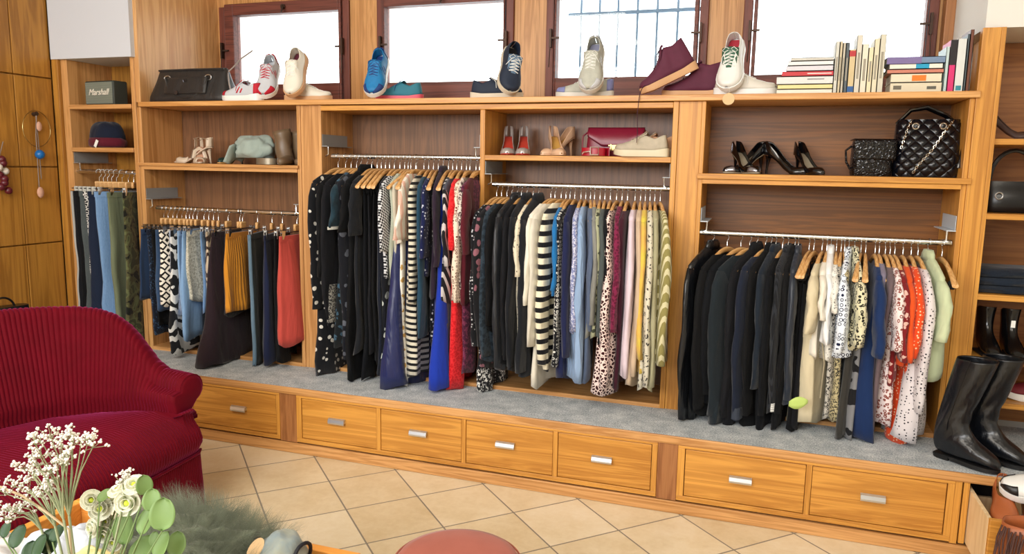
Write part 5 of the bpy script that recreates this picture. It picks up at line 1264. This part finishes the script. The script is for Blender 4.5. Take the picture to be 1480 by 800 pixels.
for i in range(cols+1):
    d=TL*i/cols; p,nrm=pat_at(d)
    # outward normal: away from the seat centre
    if nrm.dot(p-Vector((-2.3,YC,0)))<0: nrm=-nrm
    e=min(d,TL-d)
    off=lerp(e,[(0,.045),(.15,.055),(.3,.085),(.5,.12),(.8,.15),(1.2,.16)])
    hx_=-(p+nrm*(off+.03)).x
    h=lerp(hx_,[(2.36,.592),(2.44,.598),(2.49,.635),(2.53,.69),(2.57,.745),(2.61,.79),(2.66,.828),(2.72,.853),(2.8,.866),(2.95,.876),(3.1,.882)])
    rib=.0042*abs(math.sin(PI*i/spr))
    roll=lerp(e,[(0,.060),(.12,.056),(.3,.048),(.6,.036)])
    prof=[]
    prof.append((-.01,.30)); prof.append((.0,.40)); prof.append((off*.12,.45)); prof.append((off*.10-.008,.49)); prof.append((off*.25-.012,.52))
    for q in (.15,.3,.45,.6,.75,.88): 
        zz=.52+(h-roll-.52)*q; prof.append((off*(.25+.75*q**1.2)-.014*(1-q),zz))
    cx,cz_=off+roll*.9,h-roll
    for a in range(13): 
        an=PI-PI*1.35*a/12; prof.append((cx+roll*math.cos(an),cz_+roll*math.sin(an)))
    xo,zo=prof[-1]; prof+= [(max(.055,xo-.025),zo-.03),(.06,.40),(.065,.35),(.075,.20),(.075,.05)]
    row=[]
    for k,(o_,z) in enumerate(prof):
        a_=prof[max(k-1,0)]; b_=prof[min(k+1,len(prof)-1)]; tx,tz=b_[0]-a_[0],b_[1]-a_[1]; ll=math.hypot(tx,tz) or 1
        nx,nz=-tz/ll,tx/ll
        q=p+nrm*(o_+nx*rib); row.append((q.x,q.y,z+nz*rib))
    rs.append(row)
mb.rings(rs,True,True,closed=False)
# close caps with the profile
part('backrest_and_arms',mb,vel.m,so,smooth=50)
# arm fronts: rounded facing panels
for s in (0,1):
    r=[Vector(p) for p in (rs[0] if s==0 else rs[-1])]
    c0=sum(r,Vector())/len(r); m=MB()
    loops=[]
    for dx,sc in ((0,1.0),(.018,.99),(.026,.93),(.029,.80)):
        loops.append([(p.x+dx,c0.y+(p.y-c0.y)*sc,c0.z+(p.z-c0.z)*sc) for p in r])
    m.rings(loops); part('arm_front',m,vel.m,so,smooth=50)
    w=MB(); w.tube([(p.x+.020,c0.y+(p.y-c0.y)*.985,c0.z+(p.z-c0.z)*.985) for p in r[4:24]],.004,6); part('piping',w,vel.m,so)
# seat
def front_x(y):
    t_=abs(y-YC)/HL; return -2.235+.035*(1-t_*t_)-(.045*max(0,(t_-.9)/.1)**2)
ys0,ys1=YC-HL,YC+HL; nr=int(2*HL/PITCH_); cols=nr*spr; rs=[]; YR=[]
for i in range(cols+1):
    y=ys0+(ys1-ys0)*i/cols; t_=abs(y-YC)/HL; rib=.0042*abs(math.sin(PI*i/spr)); fx=front_x(y)
    e=max(0,(t_-.93)/.07); dz=-.05*e**2; 
    # rear x follows the backrest
    bx_=-2.90+.0
    rx=lerp(t_,[(0,-2.93),(.4,-2.91),(.6,-2.84),(.75,-2.70),(.84,-2.55),(.90,-2.335),(1.0,-2.335)])
    if t_>.84: rx=-2.335
    row=[]
    prof=[(rx,.405),(rx+.12*min(1,abs(fx-rx)),.43),((rx+fx)/2,.445),(fx-.16 if fx-.16>(rx+fx)/2 else (rx+fx)/2+.01,.440),(fx-.09 if t_<.86 else fx-.05,.425),(fx-.04,.395),(fx-.012,.36),(fx,.325),(fx-.006,.29),(fx-.022,.262),(fx-.035,.25)]
    for (x,z) in prof: row.append((x,y,z+dz*(1 if z>.3 else 0)+rib))
    rs.append([(x+rib*.8,y_2,z) for x,y_2,z in row])
mb=MB(); mb.rings(rs,True,True,closed=False); part('seat',mb,vel.m,so,smooth=50)
part('seat_base',MB().box(-2.9,-2.29,ys0+.03,ys1-.03,.10,.30),vel.m,so,smooth=0)
# skirt
mb=MB(); rs=[]; per=[]
y=ys0+.01
n=int((ys1-ys0)/.011)
for i in range(n*3+1):
    yy=ys0+.012+(ys1-ys0-.024)*i/(n*3); per.append((front_x(yy)-.018,yy,(1,0)))
for i in range(1,120):
    q=i/119; per.append((front_x(ys1-.012)-.018-.52*q,ys1-.012,(0,1)))
for i,(x,y,nm_) in enumerate(per):
    rib=.0035*abs(math.sin(PI*i/3)); row=[]
    for z,fl in ((.262,-.008),(.24,.0),(.17,.004),(.09,.010),(.012+.004*math.sin(i*1.7),.016)):
        row.append((x+nm_[0]*(fl+rib),y+nm_[1]*(fl*.6+rib),z))
    rs.append(row)
mb.rings(rs,False,False,closed=False); part('skirt',mb,vel.m,so,smooth=50,solid=.003)
w=MB(); w.tube([(front_x(yy)-.012,yy,.256) for yy in [ys0+.02+(ys1-ys0-.04)*i/40 for i in range(41)]],.006,8); part('piping',w,vel.m,so)
# ------------------------------------------------------------------ pouf
pc=(-.735,-1.79,0)
t=thing('pouf','round terracotta velvet pouf on the tiles','pouf',pc)
pv=G('terracotta velvet'); nn=pv.noise(pv.obj(),7,4,.6,.5); pv.P(col=pv.mix(nn,H('#8C4634'),H('#A85A48')),rough=.7,spec=.2); pv.b.inputs['Sheen Weight'].default_value=.2
link('cushion',MB().lathe([(.165,.33),(.175,.345),(.178,.38),(.175,.425),(.163,.443),(.14,.450),(.08,.454),(.002,.455)],n=64,cap0=True,cap1=True),pv.m,parent=t,smooth=60)
link('piping',MB().tube([(.176*math.cos(a),.176*math.sin(a),.43) for a in [2*PI*j/64 for j in range(65)]],.003,6,caps=False),pv.m,parent=t)
link('base',MB().lathe([(.155,.02),(.160,.03),(.162,.30),(.165,.33)],n=48),pv.m,parent=t,smooth=60)
link('foot_ring',MB().lathe([(.15,.0),(.15,.02)],n=48),plain('dark wood foot','#3A2416',.5),parent=t,smooth=40)
# ------------------------------------------------------------------ display table with its things
TZ=.45; ty1=-1.872; tx1=-.985; tx0=-1.98; ty0=-2.75
ow=wood('orange pine','#E8A04C','#C87C2E',axis='X')
t=thing('display_table','orange wooden box table in front of the sofa','table',((tx0+tx1)/2,(ty0+ty1)/2,0))
fr=MB(); rimw=.03
fr.box(tx0,tx1,ty1-rimw,ty1,TZ-.09,TZ); fr.box(tx0,tx1,ty0,ty0+rimw,TZ-.09,TZ); fr.box(tx1-rimw,tx1,ty0+rimw,ty1-rimw,TZ-.09,TZ); fr.box(tx0,tx0+rimw,ty0+rimw,ty1-rimw,TZ-.09,TZ)
link('rim',fr,ow,parent=t,loc=t.location,smooth=0,bevel=.003)
link('tray_bottom',MB().box(tx0+.01,tx1-.01,ty0+.01,ty1-.01,TZ-.10,TZ-.0905),plain('dark tray felt','#1E1614',.9),parent=t,loc=t.location,smooth=0)
link('partition',MB().box(-1.06,-1.045,ty0+.035,ty1-.035,TZ-.088,TZ-.012),ow,parent=t,loc=t.location,smooth=0,bevel=.002)
for x in (tx0+.04,tx1-.04):
    for y in (ty0+.04,ty1-.04): link('leg',MB().box(x-.025,x+.025,y-.025,y+.025,0,TZ-.1005),ow,parent=t,loc=t.location,smooth=0,bevel=.003)
# fur
fm=fabric('fur','#39412F','#949C86',32,rough=.9,sheen=.3)
fo=thing('fur_scarf','bundled grey green fur scarf lying in the display table','scarf',(-1.39,-2.05,TZ-.088))

def furf(d,a,ph):
    r=1+.34*NZ.noise(d*2.6)+.26*NZ.noise(d*5.5)+.08*NZ.noise(d*13)
    z=d.z*.105*r+.075
    return (d.x*.25*r,d.y*.15*r,max(.002,z))
fb_=link('pelt',blob(furf,96,56),fm,parent=fo,smooth=180)
ps=fb_.modifiers.new('hair','PARTICLE_SYSTEM'); st_=fb_.particle_systems[0].settings; st_.type='HAIR'; st_.count=5200; st_.hair_length=.016; st_.hair_step=3; st_.child_type='INTERPOLATED'; st_.rendered_child_count=6; st_.child_length=1; st_.roughness_2=.03; st_.roughness_endpoint=.012; st_.clump_factor=.6; st_.root_radius=.12; st_.tip_radius=.02; st_.radius_scale=.0035; st_.material=1; st_.normal_factor=.015; st_.tangent_factor=.010; st_.tangent_phase=.3
tg=onZ(420,770,.60)
link('wooden_tag',MB().lathe([(.016,0),(.016,.003)],n=20).xf(Matrix.Translation((.215,-.02,.165))@(CAM-Vector((-1.2,-2.0,.55))).to_track_quat('Z','Y').to_matrix().to_4x4()@Matrix.Rotation(.9,4,'Z')@Matrix.Diagonal((1.8,1,1,1))),plain('pale wood tag','#DDB98A',.7),parent=fo,smooth=40)
mb=MB(); mb.tube([(.14,.05,.12),(.18,.03,.15),(.22,.0,.13)],.02,8); link('brown_lining',mb,plain('brown fur lining','#4A382C',.9),parent=fo)
# faded denim cap / pouch beside it
dn=thing('denim_pouch','faded blue grey pouch with dark trim beside the fur','pouch',(-1.135,-2.02,TZ-.06),(0,0,.3))
def pf(d,a,ph):
    r=1+.15*NZ.noise(d*2.1+Vector((3,1,0))); return (d.x*.065*r,d.y*.085*r,max(.002,d.z*.09*r+.075))
link('pouch_body',blob(pf,32,18),fabric('fade','#A6A690','#6E8494',14),parent=dn,smooth=180)
link('dark_trim',MB().tube([(.062+.010*math.sin(a*2),-.02+.050*math.cos(a),.075+.068*math.sin(a)) for a in [PI*j/14 for j in range(15)]],.005,8),plain('navy trim','#10121C',.7),parent=dn)
# papers / cloths behind the flowers
cl=[('cream folded scarf at the back left of the display table','scarf','folded_scarf','#E2D2B4',(-1.63,-1.97),.17,.08,.10,.2),('white silk cloth bunched behind the flowers','cloth','silk_cloth','#B8BEC8',(-1.65,-2.19),.12,.10,.12,1.1),('pale yellow cloth bunched in the display table','cloth','folded_cloth','#E8D89A',(-1.53,-2.22),.10,.08,.11,.5),('white lace garment in the left of the table','cloth','lace_cloth','#C4C2C0',(-1.83,-2.27),.12,.12,.10,.0),('terracotta leather pouch in the left of the table','pouch','leather_pouch','#B8542C',(-1.73,-2.44),.12,.10,.08,.3),('black twisted cord bundle beside the fur','scarf','cord_bundle','#1A1A1C',(-1.49,-2.32),.12,.08,.08,.1)]
for i,(lab,cat,nm,col,(x,y),rx,ry,rz,an) in enumerate(cl):
    t=thing(nm,lab,cat,(x,y,TZ-.088),(0,0,an))
    def cf(d,a,ph,i=i,rx=rx,ry=ry,rz=rz):
        r=1+.25*NZ.noise(d*1.9+Vector((i*3,0,1)))+.13*math.sin(5*a+i)*abs(math.cos(ph)); return (d.x*rx*r,d.y*ry*r,max(.002,d.z*rz*r+rz*.55))
    link('cloth',blob(cf,40,20),fabric('solid',col,wr=2),parent=t,smooth=180)
# ------------------------------------------------------------------ flowers
vz=thing('flower_vase','bouquet vase of green glass standing in the display table','vase',(-1.28,-2.50,TZ-.089))
gg_=G('green glass'); gg_.P(col=H('#BFD8C8'),rough=.05,trans=.9)
link('vase_body',MB().lathe([(.040,.001),(.046,.01),(.050,.10),(.038,.17),(.030,.20),(.036,.215)],n=28,cap1=False),gg_.m,parent=vz,smooth=60,solid=.003)
VX,VY,VZ=-1.28,-2.50,TZ-.089+.215
base_=Vector((VX,VY,VZ))
stem=plain('flower stem','#6E8450',.6); tw=plain('dry stem','#B09C7A',.7); petal=plain('cream petal','#F0F0DC',.55); bud=plain('green heart','#C8D840',.6); leafm=plain('eucalyptus leaf','#6E8A4C',.55,nz=12); dleaf=plain('dark leaf','#2E4A2C',.55,nz=12); wf=plain('tiny white flower','#EDE8DE',.8)
def fl(u,v,Yd): return onY(u,v,Yd)
rr=random.Random(11)
def mkstem(p,par,r=.0022,m=stem,bend=.03,root=None):
    b=(root or base_)-Vector((rr.uniform(-.012,.012),rr.uniform(-.012,.012),.12)); mid=b.lerp(p,.5)+Vector((rr.uniform(-bend,bend),0,bend)); 
    pts_=[b.lerp(mid,k/4).lerp(mid.lerp(p,k/4),k/4) for k in range(5)]
    l=par.location; link('stem',MB().tube([q-l for q in pts_],r,6),m,parent=par)
# eustoma blooms
def bloom(u,v,Yd,R,lab,face):
    p=fl(u,v,Yd); t=thing('lisianthus_flower',lab,'flower',p,(0,0,0),'cream lisianthus blooms')
    d=Vector(face).normalized(); q=d.to_track_quat('Z','Y').to_matrix().to_4x4()
    pm=MB()
    for ring,(n,sc,op_) in enumerate(((5,.55,.25),(6,.8,.55),(7,1.0,.95))):
        for i in range(n):
            a0=2*PI*i/n+ring*.5
            def fn(a,b,a0=a0,sc=sc,op_=op_):
                w=(a-.5)*1.25*(2*PI/n)/1.0; rad=R*sc*math.sin(min(1,b*1.05)*PI/2)*(.5+.5*op_); 
                an=a0+w*(.5+.5*math.sin(b*PI*.75)); zz=R*(.85*b**(1.0+op_*1.1)*(1.15-op_*.55)) - R*.25*op_*max(0,b-.75)*2+ .05*R*math.sin(a*9+a0)*b
                return (rad*math.cos(an),rad*math.sin(an),zz)
            pm.grid(fn,5,6)
    pm.xf(q); link('petals',pm,petal,parent=t,smooth=180,solid=.0006)
    hm_=MB().sphere((0,0,R*.35),R*.24,sc=(1,1,1.4)).xf(q); link('flower_heart',hm_,bud,parent=t,smooth=180)
    l=t.location; b=base_-Vector((0,0,.1)); s_=MB(); s_.tube([Vector((0,0,0)),-d*.02,(b-p)*.5+Vector((0,0,.02)),b-p],.0022,6); link('stem',s_,stem,parent=t)
toC=lambda p:(CAM-p)
FY=-2.35
for (u,v,R,lab,f) in ((134,722,.024,'open bloom with a green heart at the left of the bouquet',(.5,-.8,.4)),(148,735,.027,'open bloom with green heart just below the leftmost one',(.4,-.9,.5)),(163,722,.024,'pale bloom half behind the centre ones',(.1,-.8,.9)),(187,725,.029,'largest open bloom facing forward',(.4,-1,.3)),(196,703,.025,'top bloom of the bouquet',(.2,-.7,.9)),(172,712,.022,'closed cream bloom near the top',(0,-.4,1)),(138,762,.022,'lower left cream bloom',(-.2,-1,.2)),(153,770,.021,'lower cream bloom with a dark centre',(.3,-1,0)),(166,782,.021,'lowest round cream bloom',(.4,-1,.2)),(157,752,.018,'small cream bud bloom in the middle',(.2,-1,.3))):
    bloom(u,v,FY+rr.uniform(-.03,.03),R,'cream lisianthus, '+lab,f)
# leaves
def leaf(u,v,Yd,R,lab,face,m,grp):
    p=fl(u,v,Yd); t=thing('leaf',lab,'leaf',p,(0,0,0),grp)
    d=Vector(face).normalized(); q=d.to_track_quat('Z','Y').to_matrix().to_4x4(); mb=MB()
    mb.grid(lambda a,b:(R*.85*(a-.5)*2*math.sqrt(max(0,1-(2*b-1)**2))*(1-.15*b),R*(2*b-1),R*.16*((a-.5)*2)**2+.1*R*math.sin(b*3)),8,12); mb.xf(q)
    link('blade',mb,m,parent=t,smooth=180,solid=.0008)
    b=base_-Vector((0,0,.1)); link('stem',MB().tube([q.to_3x3()@Vector((0,-R,0)),(b-p)*.5+Vector((0,0,-.02)),b-p],.0018,6),stem,parent=t)
for (u,v,R,f,lab) in ((220,722,.024,(.6,-1,.5),'round leaf at the right of the blooms'),(214,752,.030,(-.2,-1,.7),'darker round leaf under the right one'),(236,742,.034,(.5,-1,.4),'largest yellow green leaf on the right'),(182,763,.034,(.1,-1,.3),'yellow green leaf below the blooms'),(207,795,.034,(.1,-.7,.9),'leaf at the bottom edge under the blooms'),(236,788,.030,(-.3,-1,.6),'leaf at the bottom edge beside the fur'),(256,785,.026,(.5,-1,.6),'rightmost leaf overlapping the fur'),(224,778,.016,(.2,-1,.4),'small grey green leaf in front of the cords'),(152,716,.018,(0,-.6,1),'small leaf behind the blooms'),(208,700,.022,(.9,-.6,.2),'bent leaf beside the top bloom')):
    leaf(u,v,-2.36+rr.uniform(-.02,.02),R,'green leaf, '+lab,f,leafm,'bouquet leaves')
for (u,v,R,f,lab) in ((28,775,.026,(0,-1,.8),'left cluster, leftmost leaf'),(60,790,.028,(-.3,-1,.6),'left cluster, bottom leaf'),(72,782,.028,(.3,-1,.5),'left cluster, dark leaf in front'),(46,797,.024,(.5,-.8,.6),'left cluster, low leaf'),(84,770,.020,(0,-.8,.9),'left cluster, upper right leaf'),(10,765,.018,(0,-1,.6),'left cluster, small leaf at the picture edge')):
    leaf(u,v,-2.40+rr.uniform(-.02,.02),R,'dark green leaf, '+lab,f,dleaf if '7' not in str(u) else dleaf,'dark leaves left of the bouquet')
# sea lavender sprays
def spray(pxs,lab,Yd,root_px):
    r0=fl(*root_px,Yd); t=thing('sea_lavender_spray',lab,'dried flower',r0,(0,0,0),'sea lavender sprays')
    s_=MB(); f_=MB()
    hub=[Vector((0,0,0))]
    for (u,v) in pxs:
        p=fl(u,v,Yd+rr.uniform(-.04,.04))-r0
        k=rr.uniform(.35,.6); mid=p*k+Vector((rr.uniform(-.01,.01),0,.02)); s_.tube([Vector((0,0,0)),mid*.5+Vector((0,0,.006)),mid,p],[.0022,.0018,.0014,.0009],5)
        for b in range(9):
            o=Vector((rr.gauss(0,.011),rr.gauss(0,.011),rr.gauss(0,.008)+.004)); s_.tube([p*.94,p+o],.0006,4)
            for c in range(4):
                oo=o+Vector((rr.uniform(-.004,.004),rr.uniform(-.004,.004),rr.uniform(-.003,.005))); f_.sphere(tuple(p+oo),rr.uniform(.0016,.0030),n=6,m=4)
    b=base_-Vector((0,0,.1))-r0; s_.tube([Vector((0,0,0)),b*.5+Vector((.01,0,.0)),b],.0028,6)
    link('stems',s_,plain('sage stem','#8C9470',.7),parent=t,smooth=60); o=link('blossoms',f_,wf,parent=t,smooth=180)
spray([(48,636),(58,634),(72,626),(87,632),(102,627),(106,634),(118,632),(128,636),(137,640),(100,645)],'tallest spray of white sea lavender over the sofa seat',-2.42,(100,745))
spray([(42,660),(56,656),(54,668),(88,655),(96,662),(36,675),(46,678),(72,678),(82,676),(92,670)],'middle spray of white sea lavender',-2.45,(92,750))
spray([(18,700),(30,698),(50,690),(40,706),(58,716),(70,688),(76,706),(66,708),(5,712)],'lower left spray of white sea lavender',-2.42,(80,760))
spray([(3,733),(12,738),(8,750),(28,732),(40,724),(30,740)],'lowest spray of white sea lavender at the picture edge',-2.40,(60,765))
spray([(175,696),(188,690)],'small sea lavender sprig above the top bloom',-2.36,(180,720))
b_=fl(0,703,-2.40); e_=fl(100,765,-2.44); 
tag(link('dry_twig',MB().tube([b_,b_.lerp(e_,.35)+Vector((0,0,.012)),b_.lerp(e_,.7)+Vector((0,0,.008)),e_,base_-Vector((0,0,.05))],.0028,6),tw),'long bare beige twig arching across the sea lavender','twig')
t=tag(link('price_flag',MB().grid(lambda a,b:(.0+.075*a,-.003*math.sin(a*3),.055*(b-.5)*math.sin(PI*(.12+.8*a))+.018*a),6,3),plain('lime paper','#B8D070',.7),solid=.001),'lime green petal shaped tag among the black jackets','tag')
q=onY(1140,583,-.235); t.location=(q.x,-.235,q.z)
# ------------------------------------------------------------------ light
W=bpy.data.worlds.new('world'); S.world=W; W.use_nodes=True
bgn=W.node_tree.nodes['Background']; bgn.inputs[0].default_value=(.92,.96,1,1); bgn.inputs[1].default_value=5.0
def area(name,loc,target,sx,sy,pw,col=(1,1,1),spread=180):
    l=bpy.data.lights.new(name,'AREA'); l.shape='RECTANGLE'; l.size=sx; l.size_y=sy; l.energy=pw; l.color=col; l.spread=math.radians(spread)
    o=bpy.data.objects.new(name,l); COL.objects.link(o); o.location=loc; o.rotation_euler=(Vector(target)-Vector(loc)).to_track_quat('-Z','Y').to_euler(); return o
area('assumed_window_light',(-2.0,-5.7,2.35),(-.8,0,.9),3.6,1.1,185,(.97,.98,1))  # added area light for an assumed, unseen shop window; no opening is built
area('ceiling_fill_light',(-2.2,-2.8,2.95),(-2.2,-2.2,0),1.6,1.2,70,(1,.93,.82))  # added fill from above, no lamp is seen there
area('ceiling_fill_light',(.6,-2.8,2.95),(.6,-1.8,0),1.6,1.2,65,(1,.93,.82))  # second added overhead fill, on the right side
vs=S.view_settings; vs.view_transform='Standard'; vs.look='None'; vs.gamma=1; vs.use_curve_mapping=False; vs.exposure=0.0
